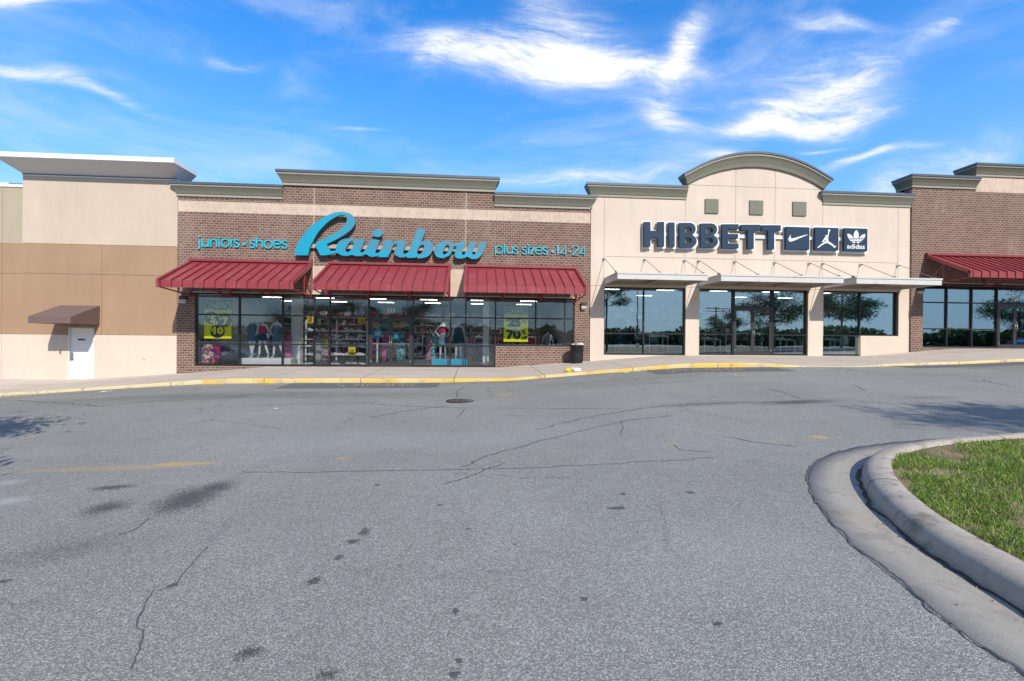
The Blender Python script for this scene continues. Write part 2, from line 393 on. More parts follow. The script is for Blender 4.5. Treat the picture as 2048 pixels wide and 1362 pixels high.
def arc(cx, cy, r, a0, a1, n=16, ry=None):
    ry = ry or r
    return [(cx+r*math.cos(R_(a0+(a1-a0)*i/n)), cy-ry*math.sin(R_(a0+(a1-a0)*i/n))) for i in range(n+1)]

exec_parts = []
# ------------------------------------------------------------------ ground
m, g, b, o = newmat('asphalt')
p = pos(g); x, y, z = g.sep(p)
pxy = g.comb(x, y, 0.)
vo = g.nt.nodes.new('ShaderNodeTexVoronoi'); g.put(vo.inputs['Vector'], pxy); vo.inputs['Scale'].default_value = 140
vr, vg, vb = g.sep(vo.outputs['Color'])
vo2 = g.nt.nodes.new('ShaderNodeTexVoronoi'); g.put(vo2.inputs['Vector'], pxy); vo2.inputs['Scale'].default_value = 300
v2, _, _ = g.sep(vo2.outputs['Color'])
nz = g.noise(pxy, 100, 4, .7); big = g.noise(pxy, .35, 5, .6); mid = g.noise(pxy, 2.2, 5, .65)
agg = g.m('ADD', g.m('MULTIPLY', g.m('POWER', vr, 2.4), 1.05), g.m('ADD', g.m('MULTIPLY', v2, .4), g.m('MULTIPLY', nz, .7)))     # 0..~1.9
k = g.m('ADD', .10, g.m('MULTIPLY', agg, .92))
k = g.m('MULTIPLY', k, g.m('ADD', .64, g.m('ADD', g.m('MULTIPLY', big, .48), g.m('MULTIPLY', mid, .24))))
# driving lanes near the kerb run darker where tyres polish the binder
band = g.m('MULTIPLY', g.ss(y, 10.5, 14.5), g.ss(g.noise(g.comb(g.m('MULTIPLY', x, .12), y, 0.), 1.0, 4), .42, .62))
k = g.m('MULTIPLY', k, g.m('SUBTRACT', 1., g.m('MULTIPLY', band, .13)))
col = g.mix(1., (.300, .300, .276, 1), g.comb(k, k, k), 'MULTIPLY')
vc = g.nt.nodes.new('ShaderNodeTexVoronoi'); vc.feature = 'DISTANCE_TO_EDGE'; vc.inputs['Scale'].default_value = .42
g.put(vc.inputs['Vector'], g.v('ADD', g.comb(x, g.m('MULTIPLY', y, 1.25), 0.), g.v('SCALE', g.noise(pxy, 2.2, 5, .7, color=True), sc=.55)))
hair = g.m('MULTIPLY', g.ss(vc.outputs['Distance'], .0, g.m('ADD', .0045, g.m('MULTIPLY', y, .0007)), 1., 0.), g.ss(g.noise(pxy, .28, 4, .6), .46, .62))
col = g.mix(g.m('MULTIPLY', hair, .55), col, (.05, .05, .055, 1))
wn = g.noise(pxy, 5, 5, .7); wn2 = g.noise(pxy, 45, 3, .7)
def blobmask(px, py, hx, hy, ang=0, soft=.55, rough=.8):
    X, Y, _ = Gp(px, py); X1, _, _ = Gp(px+hx, py); _, Ya, _ = Gp(px, py-hy); _, Yb, _ = Gp(px, py+hy)
    rx = abs(X1-X); ry = abs(Ya-Yb)/2; a = R_(ang); c, s_ = math.cos(a), math.sin(a)
    dx = g.m('SUBTRACT', x, X); dy = g.m('SUBTRACT', y, Y)
    u_ = g.m('ADD', g.m('MULTIPLY', dx, c/rx), g.m('MULTIPLY', dy, s_/rx)); v_ = g.m('ADD', g.m('MULTIPLY', dx, -s_/ry), g.m('MULTIPLY', dy, c/ry))
    r = g.m('SQRT', g.m('ADD', g.m('MULTIPLY', u_, u_), g.m('MULTIPLY', v_, v_)))
    r = g.m('ADD', r, g.m('MULTIPLY', g.m('SUBTRACT', wn, .5), rough)); r = g.m('ADD', r, g.m('MULTIPLY', g.m('SUBTRACT', agg, .75), .42)); r = g.m('ADD', r, g.m('MULTIPLY', g.m('SUBTRACT', wn2, .5), rough*.9))
    return g.ss(r, 1-soft, 1+soft*.4, 1., 0.)
dark = None
for a in [(375, 998, 62, 30, 12, .6), (430, 975, 40, 16, 10, .7), (225, 975, 42, 6, 8, .6), (212, 1016, 44, 16, 12, .8), (130, 1100, 120, 30, 20, 1.1),
          (728, 1064, 13, 9, 0, .3), (707, 1083, 15, 6, 0, .3), (677, 1115, 11, 6, 0, .4), (629, 1162, 15, 9, 0, .4), (496, 1306, 30, 16, 20, .6), (346, 1170, 10, 4.5, 0, .15),
          (912, 1223, 8, 8, 0, .3), (910, 1348, 12, 10, 0, .3), (918, 1322, 8, 6, 0, .4), (1168, 1198, 9, 5, 0, .2), (1245, 988, 9, 3, 0, .4), (936, 1058, 6, 2, 0, .3), (754, 970, 6, 2, 0, .3), (242, 1068, 7, 2.5, 0, .1),
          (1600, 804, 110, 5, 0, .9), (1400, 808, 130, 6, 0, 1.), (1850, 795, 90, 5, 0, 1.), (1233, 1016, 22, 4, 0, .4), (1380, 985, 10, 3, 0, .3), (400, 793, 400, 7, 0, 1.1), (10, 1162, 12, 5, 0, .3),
          (1435, 1248, 14, 7, 0, .2), (1030, 1088, 6, 2, 0, .3), (880, 1010, 6, 2, 0, .3), (655, 1350, 30, 14, 0, .8)]:
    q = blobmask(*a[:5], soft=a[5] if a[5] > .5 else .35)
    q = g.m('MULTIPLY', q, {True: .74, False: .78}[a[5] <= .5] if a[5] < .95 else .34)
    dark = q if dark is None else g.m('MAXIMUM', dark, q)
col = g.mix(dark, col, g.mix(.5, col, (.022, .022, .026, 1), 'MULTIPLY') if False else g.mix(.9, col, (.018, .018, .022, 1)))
lite = None
for a in [(15, 1002, 40, 9, 6, .8), (15, 965, 30, 7, 6, .8), (60, 905, 90, 12, 0, 1.2), (1500, 1100, 300, 90, 20, 1.2), (820, 880, 500, 20, 0, 1.2)]:
    q = g.m('MULTIPLY', blobmask(*a[:5], soft=a[5]), .5 if a[5] < 1 else .14); lite = q if lite is None else g.m('MAXIMUM', lite, q)
col = g.mix(lite, col, (.42, .43, .45, 1))
yel = None
for a in [(230, 936, 215, 5, 1, .6, .4), (345, 929, 40, 5, 1, .5, .9), (390, 927, 45, 3, 2, .5, .7), (685, 916, 12, 2.5, 0, .5, .6), (1640, 874, 17, 4, -8, .4, .9), (1349, 888, 14, 2.5, 0, .5, .5),
          (1010, 789, 30, 3, 50, .6, .45), (1490, 752, 6, 4, 0, .6, .45), (1345, 765, 4, 14, 0, .6, .3), (1220, 752, 6, 4, 0, .5, .3), (1580, 881, 120, 3, 0, .8, .16), (62, 872, 14, 3, 0, .6, .3), (425, 770, 25, 1.6, 0, .6, .6), (540, 768, 30, 1.6, 0, .6, .4),
          (1515, 774, 8, 2, 0, .5, .4), (1095, 762, 5, 2, 0, .5, .4), (1330, 1120, 8, 3, 0, .5, .2), (1935, 855, 30, 3, 0, .6, .4)]:
    q = g.m('MULTIPLY', blobmask(*a[:5], soft=a[5]), a[6]); yel = q if yel is None else g.m('MAXIMUM', yel, q)
col = g.mix(g.m('MULTIPLY', yel, g.ss(nz, .3, .62)), col, (.62, .38, .09, 1))
g.put(b.inputs['Base Color'], col); b.inputs['Roughness'].default_value = .86; b.inputs['Specular IOR Level'].default_value = .35
bump(g, b, g.m('ADD', g.m('MULTIPLY', vo.outputs['Distance'], -2.2), g.m('MULTIPLY', nz, .9)), .38, .005)

def grid_mesh(name, xs, ys, zf, mat, parent=None):
    nx, ny = len(xs), len(ys); v = []; f = []
    for yv in ys:
        for xv in xs:
            yy_ = yv(xv) if callable(yv) else yv
            v.append((xv, yy_, zf(xv, yy_)))
    for j in range(ny-1):
        for i in range(nx-1): f.append((j*nx+i, j*nx+i+1, (j+1)*nx+i+1, (j+1)*nx+i))
    me = bpy.data.meshes.new(name); me.from_pydata(v, [], f); me.materials.append(MATS[mat]); me.shade_smooth()
    o = bpy.data.objects.new(name, me); COL.objects.link(o)
    if parent: o.parent = parent
    return o
ky = lambda X: lerp_tab(KY, X); kb = lambda X: lerp_tab(KZB, X); kt = lambda X: lerp_tab(KZT, X); wb = lambda X: lerp_tab(WB, X)
xs = [-900, -500, -250, -120, -70, -50] + [-40+.5*i for i in range(0, 201)] + [75, 100, 150, 300, 600, 900]
ys = [-900, -500, -250, -150, -100, -70, -50, -35, -25, -18, -12] + [-8+.5*i for i in range(16)]
fr = [i/40. for i in range(0, 41)]
rows = ys + [(lambda t: (lambda X: ky(X)*t))(t) for t in fr]
road = struct(grid_mesh('road', xs, rows, zroad, 'asphalt'))
# cracks in the road
simple('crack', (.10, .10, .105), .95, .3, 8)
def strip(name, pts, wd, dz, mat, jit=.5, seed=0, zf=None, sub=.12):
    r = random.Random(seed); P = []
    for (a, b_) in zip(pts, pts[1:]):
        L = math.dist(a[:2], b_[:2]); n = max(1, int(L/sub))
        for i in range(n): P.append((a[0]+(b_[0]-a[0])*i/n, a[1]+(b_[1]-a[1])*i/n))
    P.append(pts[-1][:2]); zf = zf or zroad; v = []; f = []
    off = 0; Q = []
    for i, q in enumerate(P):
        off = off*.82+r.uniform(-1, 1)*wd*jit*1.6; a = P[max(0, i-1)]; c = P[min(len(P)-1, i+1)]
        tx, ty = c[0]-a[0], c[1]-a[1]; L = math.hypot(tx, ty) or 1; nx, ny = -ty/L, tx/L; Q.append((q[0]+nx*off, q[1]+ny*off, nx, ny))
    for i, (px, py, nx, ny) in enumerate(Q):
        h = wd/2*(1+jit*r.uniform(-1, .8)); 
        if i in (0, len(Q)-1): h *= .1
        for s_ in (1, -1): X, Y = px+nx*h*s_, py+ny*h*s_; v.append((X, Y, zf(X, Y)+dz))
        if i: f.append((2*i-2, 2*i-1, 2*i+1, 2*i))
    me = bpy.data.meshes.new(name); me.from_pydata(v, [], f); me.materials.append(MATS[mat]); me.update()
    bm = bmesh.new(); bm.from_mesh(me); bmesh.ops.recalc_face_normals(bm, faces=bm.faces)
    if bm.faces and sum(fc.normal.z for fc in bm.faces) < 0: bmesh.ops.reverse_faces(bm, faces=bm.faces)
    bm.to_mesh(me); bm.free()
    o = bpy.data.objects.new(name, me); COL.objects.link(o); return o
for i, (L, wd) in enumerate([([(415, 1092), (355, 1160), (345, 1172), (300, 1184), (288, 1210), (272, 1236), (268, 1255), (285, 1262), (278, 1300), (262, 1340)], .007),
        ([(300, 1035), (270, 1060), (245, 1070)], .012), ([(480, 945), (700, 944), (900, 940), (1100, 934), (1430, 915)], .014), ([(915, 938), (975, 912), (1080, 884), (1160, 862), (1260, 840), (1345, 831)], .022),
        ([(1068, 859), (1150, 840), (1240, 824), (1330, 812), (1450, 806), (1600, 803)], .035), ([(480, 811), (600, 808), (720, 806), (830, 813), (930, 816), (1060, 817), (1250, 818)], .02), ([(740, 836), (800, 824), (860, 816), (900, 812)], .03),
        ([(912, 796), (910, 786), (916, 781), (930, 772)], .03), ([(932, 814), (925, 825), (918, 835)], .02), ([(560, 797), (760, 790), (1000, 782), (1200, 770), (1400, 762)], .02),
        ([(1515, 775), (1560, 783), (1600, 797)], .02), ([(1700, 768), (1722, 776), (1730, 782)], .02), ([(1965, 758), (1985, 766), (2040, 775)], .03), ([(1440, 872), (1510, 884), (1600, 893)], .016),
        ([(1240, 840), (1246, 855), (1240, 872)], .014), ([(1345, 888), (1360, 900), (1420, 905)], .012), ([(0, 800), (200, 812), (300, 803), (500, 794)], .04), ([(1010, 925), (930, 955), (880, 970)], .02)]):
    struct(strip('road_crack', [Gp(*q)[:2] for q in L], wd, .004, 'crack', .6, i, sub=.03 if L[0][1] > 900 else .07))
# newer patches of darker asphalt against the kerb
simple('patch', (.125, .13, .135), .9, .35, 7, bs=.5, bscale=80)
for (x0, x1, dy, sk) in ((-6.0, -1.15, 1.35, 1.6), (5.9, 10.6, 1.3, .8), (15.2, 21.5, .9, 2.0)):
    xs_ = [x0+(x1-x0)*i/16 for i in range(17)]
    struct(grid_mesh('asphalt_patch', xs_, [(lambda t: (lambda X: ky(X)-dy+dy*t-.01))(t) for t in (0, .25, .5, .75, 1)], lambda X, Y: zroad(X, Y)+.005, 'patch'))
# worn yellow painted hatching beside the kerb
simple('worn_yellow', (.50, .40, .20), .8, .3, 6)
for (x0, x1, yy0, n) in ((-4.4, -1.9, 14.9, 17), (6.4, 9.4, 14.9, 20)):
    mb = MB(); r = random.Random(3)
    for rw in range(2):
        for i in range(n):
            if r.random() < .28: continue
            xa = x0+(x1-x0)*i/n; ya = yy0+rw*.42+.04; xb = xa+r.choice((0, .05, -.05)); yb = ya+.26; wv = .02
            mb.add([(xa, ya, zroad(xa, ya)+.009), (xa+wv*2, ya, zroad(xa, ya)+.009), (xb+wv*2, yb, zroad(xb, yb)+.009), (xb, yb, zroad(xb, yb)+.009)], [(0, 1, 2, 3)])
            if r.random() < .4: mb.add([(xa+.05, yb-.03, zroad(xa, yb)+.009), (xa+.12, yb-.03, zroad(xa, yb)+.009), (xa+.12, yb, zroad(xa, yb)+.009), (xa+.05, yb, zroad(xa, yb)+.009)], [(0, 1, 2, 3)])
    struct(mb.build('road_marking', 'worn_yellow'))

# kerb and pavement
m, g, b, o = newmat('concrete_walk'); p = pos(g); x, y, z = g.sep(p)
n1 = g.noise(p, .6, 5, .6); n2 = g.noise(g.comb(g.m('MULTIPLY', x, .35), y, 0.), 2.2, 5, .65); n3 = g.noise(p, 70, 3)
k = g.m('ADD', .62, g.m('ADD', g.m('MULTIPLY', n1, .35), g.m('ADD', g.m('MULTIPLY', n2, .38), g.m('MULTIPLY', n3, .12))))
c = g.mix(1., (.50, .44, .38, 1), g.comb(k, k, k), 'MULTIPLY')
strk = g.ss(g.noise(g.comb(g.m('MULTIPLY', x, .22), g.m('MULTIPLY', y, 2.2), 0.), 1.5, 5, .7), .56, .75)
c = g.mix(g.m('MULTIPLY', strk, .45), c, (.17, .15, .14, 1))
c = g.mix(g.m('MULTIPLY', g.ss(y, 19.1, 20.0), .4), c, (.55, .53, .49, 1))
jx = g.m('ABSOLUTE', g.m('SUBTRACT', g.m('MODULO', g.m('ADD', x, 61.15), 3.1), 1.55))
jl = g.m('MAXIMUM', g.ss(jx, .008, .02, 1., 0.), g.ss(g.m('ABSOLUTE', g.m('SUBTRACT', y, 19.05)), .008, .02, 1., 0.))
c = g.mix(g.m('MULTIPLY', jl, .75), c, (.10, .09, .08, 1))
g.put(b.inputs['Base Color'], c); b.inputs['Roughness'].default_value = .88; b.inputs['Specular IOR Level'].default_value = .25
bump(g, b, g.m('SUBTRACT', g.m('MULTIPLY', n3, .3), jl), .4, .006)
m, g, b, o = newmat('kerb_yellow'); p = pos(g); x, y, z = g.sep(p)
n = g.noise(p, 2.5, 6, .7); n2 = g.noise(p, 22, 4, .7)
pale = g.ss(g.noise(g.comb(x, 0., 0.), .5, 2), .45, .6)
yc = g.mix(pale, (.66, .42, .06, 1), (.66, .50, .20, 1))
yc = g.mix(g.m('MULTIPLY', g.ss(g.noise(p, 1.1, 5, .7), .42, .68), .55), yc, (.55, .50, .36, 1))
fad = g.m('MAXIMUM', g.ss(x, -8.95, -8.85, 1., 0.), g.m('MULTIPLY', g.ss(x, 12.2, 12.6), .6)); yc = g.mix(g.m('MULTIPLY', fad, .75), yc, (.64, .57, .38, 1))
c = g.mix(g.ss(g.m('ADD', g.m('MULTIPLY', n, .6), g.m('MULTIPLY', n2, .5)), .56, .68), yc, (.24, .21, .15, 1))
c = g.mix(g.m('MULTIPLY', g.ss(g.noise(p, 9, 5, .7), .6, .7), .5), c, (.38, .27, .10, 1))
jx = g.m('ABSOLUTE', g.m('SUBTRACT', g.m('MODULO', g.m('ADD', x, 61.15), 3.1), 1.55)); c = g.mix(g.ss(jx, .006, .02, 1., 0.), c, (.14, .11, .07, 1))
g.put(b.inputs['Base Color'], c); b.inputs['Roughness'].default_value = .7; bump(g, b, n2, .4, .004)
xs2 = [-40+.25*i for i in range(401)]
def zwalk(X, Y):
    t = (Y-ky(X)-.16)/(D-.02-ky(X)-.16); t = min(1, max(0, t))
    return kt(X)*(1-t)+wb(X)*t
walk = struct(grid_mesh('pavement', xs2, [(lambda t: (lambda X: ky(X)+.16+(D+.12-ky(X)-.16)*t))(t) for t in [i/12 for i in range(13)]], zwalk, 'concrete_walk'))
prof = [(0, -.12), (.0, .55), (.012, .85), (.035, 1.0), (.10, 1.0), (.16, 1.0)]
def kerb_z(X, fr_):
    return kb(X)+(kt(X)-kb(X))*fr_ - (.03 if fr_ < 0 else 0)
kv = []; kf = []; npf = len(prof)
for i, X in enumerate(xs2):
    for (dy, fz) in prof: kv.append((X, ky(X)+dy, kerb_z(X, fz)+ (.001 if fz == 1 else 0)))
    if i:
        for j in range(npf-1): kf.append(((i-1)*npf+j, i*npf+j, i*npf+j+1, (i-1)*npf+j+1))
me = bpy.data.meshes.new('kerb'); me.from_pydata(kv, [], kf); me.materials.append(MATS['kerb_yellow']); me.shade_smooth()
kerb = bpy.data.objects.new('kerb', me); COL.objects.link(kerb); struct(kerb)

# manhole
mh = Gp(920, 802); mb = MB()
for zz, rr in ((0, .34),): mb.lathe([(.34, -.02), (.34, .006), (.30, .008), (.30, .0), (.0, .0)], 36)
mb2 = mb; mb2.m = 1
for i in range(7):
    for j in range(7):
        a, c_ = (i-3)*.078, (j-3)*.078
        if math.hypot(a, c_) < .26: mb2.box(a-.026, a+.026, c_-.026, c_+.026, .0, .007)
simple('iron', (.05, .045, .045), .6, .3, 12, .6); simple('iron2', (.13, .115, .105), .6, .2, 12, .4)
t = thing('manhole_cover', 'round cast iron manhole cover set in the road', 'manhole cover', (mh[0], mh[1], mh[2]+.006))
mb.build('cover', ['iron', 'iron2'], t)

# traffic island with kerb, gutter and grass
OUT = [(2.42, -30), (2.45, -8), (2.47, -3), (2.49, .4)] + [Gp(*q)[:2] for q in [(2048, 1355), (1956, 1293), (1902.4, 1247.6), (1828, 1188), (1749.8, 1128), (1696, 1084.6), (1654.9, 1043), (1628, 1002), (1614.5, 965), (1615.7, 944), (1628, 923.8), (1655, 908), (1700, 897), (1766, 886.6), (1848.8, 880.4)]]
ex = OUT[-1]; OUT += [(ex[0]+1.2, ex[1]+.07), (ex[0]+3, ex[1]+.15), (ex[0]+7, ex[1]+.25), (30, ex[1]+.6), (45, ex[1]+.9)]
# smooth and resample
def resample(P, step):
    Q = []
    n = len(P)
    for i in range(n-1):
        p0, p1, p2, p3 = Vector(P[max(0, i-1)]), Vector(P[i]), Vector(P[i+1]), Vector(P[min(n-1, i+2)])
        k = max(1, int((p2-p1).length/step))
        for s_ in range(k):
            t = s_/k; q = .5*((2*p1)+(-p0+p2)*t+(2*p0-5*p1+4*p2-p3)*t*t+(-p0+3*p1-3*p2+p3)*t**3); Q.append(q)
    Q.append(Vector(P[-1])); return Q
OUT = [Vector(q) for q in OUT]
for _ in range(2):
    OUT = [OUT[0]]+[(OUT[i-1]+OUT[i]*4+OUT[i+1])/6 for i in range(1, len(OUT)-1)]+[OUT[-1]]
CUR = resample(OUT, .12)
def off_curve(P, d):
    out = []
    for i, q in enumerate(P):
        t = (P[min(i+2, len(P)-1)]-P[max(i-2, 0)]).normalized(); out.append(q+Vector((t.y, -t.x))*d)
    return out
IS = [(-.02, -.05), (0, .008), (.30, .006), (.58, .004), (.60, .006), (.622, .045), (.65, .095), (.69, .125), (.74, .138), (.84, .140), (.93, .137), (.95, .10)]
IS = [(-.02, -.05), (0, .008), (.22, .006), (.44, .004), (.46, .006), (.466, .07), (.480, .108), (.512, .138), (.56, .154), (.63, .158), (.70, .152), (.72, .12)]
def isl_z(qx, qy): return zroad(qx, qy)
cur = {d: off_curve(CUR, d) for d, _ in IS}
def sweep(name, sl, mat):
    v = []; f = []; n = len(sl); r = random.Random(4)
    for i in range(len(CUR)):
        for (d, h) in sl:
            q = cur[d][i]; v.append((q.x, q.y, zroad(CUR[i].x, CUR[i].y)+h+.035*d))
        if i:
            for j in range(n-1): f.append(((i-1)*n+j, i*n+j, i*n+j+1, (i-1)*n+j+1))
    me = bpy.data.meshes.new(name); me.from_pydata(v, [], f); me.materials.append(MATS[mat]); me.shade_smooth()
    bm = bmesh.new(); bm.from_mesh(me); bmesh.ops.recalc_face_normals(bm, faces=bm.faces)
    if sum(q.normal.z for q in bm.faces) < 0: bmesh.ops.reverse_faces(bm, faces=bm.faces)
    bm.to_mesh(me); bm.free()
    o = bpy.data.objects.new(name, me); COL.objects.link(o); return struct(o)
def conc(name, colr, dirt):
    m, g, b, o = newmat(name); p = pos(g)
    n1 = g.noise(p, 1.6, 6, .65); n2 = g.noise(p, 14, 5, .7); n3 = g.noise(p, 120, 3, .6)
    k = g.m('ADD', .42, g.m('ADD', g.m('MULTIPLY', n1, .5), g.m('ADD', g.m('MULTIPLY', n2, .4), g.m('MULTIPLY', n3, .34))))
    c = g.mix(1., (*colr, 1), g.comb(k, k, k), 'MULTIPLY')
    c = g.mix(g.m('MULTIPLY', g.ss(g.noise(p, 3.2, 6, .75), .48, .68), dirt), c, (.11, .085, .06, 1))
    c = g.mix(g.m('MULTIPLY', g.ss(g.noise(p, 1.1, 4), .56, .7), .3), c, (.40, .26, .16, 1))
    g.put(b.inputs['Base Color'], c); b.inputs['Roughness'].default_value = .9; b.inputs['Specular IOR Level'].default_value = .2
    bump(g, b, g.m('ADD', n3, n2), .5, .004)
conc('gutter', (.37, .345, .295), .35); conc('islkerb', (.40, .365, .31), .65)
sweep('gutter', IS[:5], 'gutter'); sweep('island_kerb', IS[4:], 'islkerb')
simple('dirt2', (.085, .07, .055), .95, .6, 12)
simple('dirt', (.035, .028, .022), .95, .5, 9)
C0 = np.array([(q.x, q.y) for q in CUR])
def gz(X, Y):
    k_ = int(np.argmin((C0[:, 0]-X)**2+(C0[:, 1]-Y)**2)); d = math.hypot(C0[k_, 0]-X, C0[k_, 1]-Y); return zroad(*C0[k_])+lerp_tab(IS, min(d, .458))+.035*d
jm_ = MB()
for i in range(40, len(CUR)-4, 27):
    if not (1 < CUR[i].y and CUR[i].x < 9): continue
    rows2 = []
    for (d, h) in IS[4:-1]:
        q = cur[d][i]; q2 = cur[d][i+1]; t_ = (q2-q)*.10; zc_ = zroad(CUR[i].x, CUR[i].y)+h+.035*d+.0018; nrm = (off_curve(CUR[i-2:i+4], d)[2]-CUR[i]).normalized()*(-.002 if h < .14 else 0)
        rows2.append([(q.x+nrm.x, q.y+nrm.y, zc_), (q.x+t_.x+nrm.x, q.y+t_.y+nrm.y, zc_)])
    for a_, b_ in zip(rows2, rows2[1:]): jm_.add(a_+b_, [(0, 1, 3, 2)])
struct(jm_.build('kerb_joint', 'dirt'))
# dark crack along the gutter edge, joints across it
struct(strip('road_crack', [(q.x, q.y) for q in CUR[::2] if q.y > 1 and q.x < 7.5], .014, .0125, 'crack', .5, 99, sub=.03))
for qq in (0.0, ):
    pass
i0 = min(range(len(CUR)), key=lambda i: (CUR[i]-Vector(Gp(1910, 1255)[:2])).length)
jt = strip('gutter_joint', [tuple(CUR[i0+3]), tuple(off_curve(CUR, .23)[i0-1]), tuple(off_curve(CUR, .46)[i0-3])], .010, -.002, 'crack', .6, 5, zf=lambda X, Y: zroad(CUR[i0].x, CUR[i0].y)+.0095)
struct(jt)
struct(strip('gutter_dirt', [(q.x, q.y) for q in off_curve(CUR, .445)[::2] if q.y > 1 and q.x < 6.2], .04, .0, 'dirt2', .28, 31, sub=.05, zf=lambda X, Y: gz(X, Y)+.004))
# debris in the gutter angle
simple('debris', (.10, .075, .055), .95, .4, 10); simple('debris2', (.32, .29, .25), .95, .3, 10); simple('leafdry', (.30, .19, .09), .8, .3, 5)
mb = MB(); r = random.Random(12)
for i in range(5200):
    k_ = r.randrange(len(CUR)-1); q = CUR[k_]
    if q.y < 1.2 or q.x > 6: continue
    d = .455-abs(r.gauss(0, .06)) if r.random() < .85 else r.uniform(.15, .45)
    if d < .05: continue
    t_ = (CUR[k_+1]-CUR[k_]).normalized(); c_ = q+Vector((t_.y, -t_.x))*d+t_*r.uniform(0, .12); zc = zroad(q.x, q.y)+lerp_tab(IS, d)+.035*d; s_ = r.uniform(.003, .011)
    a_ = r.uniform(0, 6.3); mb.m = r.choice((0, 0, 1, 2))
    vs = [(c_.x+s_*math.cos(a_+kk*2.1)*r.uniform(.6, 1.4), c_.y+s_*math.sin(a_+kk*2.1)*r.uniform(.6, 1.4), zc+.001) for kk in range(3)]+[(c_.x, c_.y, zc+s_*r.uniform(.4, 1.2))]
    mb.add(vs, [(0, 1, 3), (1, 2, 3), (2, 0, 3)])
struct(tag(mb.build('gutter_debris', ['debris', 'debris2', 'leafdry']), 'scattered grit and dry leaf bits in the island gutter', 'debris'), 'stuff')
# soil sheet
inner = off_curve(CUR, .71); poly = [(q.x, q.y) for q in inner]
gx = [3.2+.35*i for i in range(0, 120)]; gy = [-30+.35*i for i in range(0, 108)]
from mathutils.geometry import intersect_point_tri_2d
polyc = poly + [(45, -30)]
PA = np.array(polyc)
def inside(X, Y):
    x0, y0 = PA[:, 0], PA[:, 1]; x1, y1 = np.roll(x0, -1), np.roll(y0, -1)
    X = np.asarray(X)[..., None]; Y = np.asarray(Y)[..., None]
    c_ = ((y0 > Y) != (y1 > Y)) & (X < (x1-x0)*(Y-y0)/np.where(y1 == y0, 1e-9, y1-y0)+x0)
    return c_.sum(-1) % 2 == 1
m, g, b, o = newmat('soil'); p = pos(g)
c = g.mix(g.noise(p, 3, 6, .7), (.14, .11, .055, 1), (.36, .25, .165, 1)); g.put(b.inputs['Base Color'], g.mix(g.ss(g.noise(p, 1.1, 5, .6), .45, .6), c, (.09, .10, .03, 1))); b.inputs['Roughness'].default_value = 1; bump(g, b, g.noise(p, 50, 4), .6, .01)
def zisl(X, Y): return zroad(X, Y)+.145
mb = MB()
# fan between the inner kerb line and a line deep in the island
rings = [off_curve(CUR, d) for d in (.70, 1.1, 1.6)]
v = []; f = []
for i in range(len(CUR)):
    for rr in rings: q = rr[i]; v.append((q.x, q.y, zroad(CUR[i].x, CUR[i].y)*.0+zisl(q.x, q.y)))
    if i:
        for j in range(2): f.append(((i-1)*3+j, i*3+j, i*3+j+1, (i-1)*3+j+1))
n3 = len(v)
last = rings[2]
for i in range(len(CUR)):
    q = last[i]; v.append((max(q.x, 6.0)+ (20 if i == 0 else 0)*0 + 0, min(q.y, 4.2), 0)); 
    X, Y = v[-1][:2]; v[-1] = (X, Y, zisl(X, Y)+.0)
    if i: f.append(((i-1)*3+2, i*3+2, n3+i, n3+i-1))
k2 = len(v)
mbs = MB(); mbs.add(v, f)
xx_ = [6+i*1.0 for i in range(40)]; yy2 = [-30+i*1.0 for i in range(34)]+[4.2]
vv = [(X, Y, zisl(X, Y)-.001) for Y in yy2 for X in xx_]; ff = [(j*40+i, j*40+i+1, (j+1)*40+i+1, (j+1)*40+i) for j in range(34) for i in range(39)]
mbs.add(vv, ff)
struct(mbs.build('island_soil', 'soil', smooth=True))
# grass blades
def blades(name, X, Y, Z, seed, hmin, hmax, wid, mats, label):
    rs = np.random.RandomState(seed); n = len(X)
    a = rs.uniform(0, 2*np.pi, n); h = rs.uniform(hmin, hmax, n); lean = rs.uniform(.25, 1.25, n)*h; b_ = rs.uniform(0, 2*np.pi, n); wv = rs.uniform(.6, 1.3, n)*wid
    P = np.stack([X, Y, Z], 1); side = np.stack([np.cos(a), np.sin(a), np.zeros(n)], 1)*wv[:, None]; ln = np.stack([np.cos(b_), np.sin(b_), np.zeros(n)], 1)
    mid = P+ln*(lean*.35)[:, None]+np.array([0, 0, 1])*(h*.6)[:, None]; tip = P+ln*lean[:, None]+np.array([0, 0, 1])*(h*np.clip(1-.35*lean/h, .3, 1))[:, None]
    V = np.stack([P-side, P+side, mid+side*.8, mid-side*.8, tip], 1).reshape(-1, 3)
    me = bpy.data.meshes.new(name); nf = 2*n
    base = np.arange(n)*5
    quads = np.stack([base, base+1, base+2, base+3], 1); tris = np.stack([base+3, base+2, base+4], 1)
    loops = np.concatenate([quads.ravel(), tris.ravel()]).astype(np.int32)
    me.vertices.add(len(V)); me.vertices.foreach_set('co', V.astype(np.float32).ravel())
    me.loops.add(len(loops)); me.loops.foreach_set('vertex_index', loops)
    me.polygons.add(nf); ls = np.concatenate([np.arange(n)*4, 4*n+np.arange(n)*3]).astype(np.int32); lt = np.concatenate([np.full(n, 4), np.full(n, 3)]).astype(np.int32)
    me.polygons.foreach_set('loop_start', ls); me.polygons.foreach_set('loop_total', lt)
    for q in mats: me.materials.append(MATS[q])
    mi = rs.choice(len(mats), n, p=[.38, .28, .18, .16][:len(mats)] if len(mats) == 4 else None).astype(np.int32)
    me.polygons.foreach_set('material_index', np.concatenate([mi, mi])); me.update(calc_edges=True)
    o = bpy.data.objects.new(name, me); COL.objects.link(o); struct(o, 'stuff'); tag(o, label, 'grass'); return o
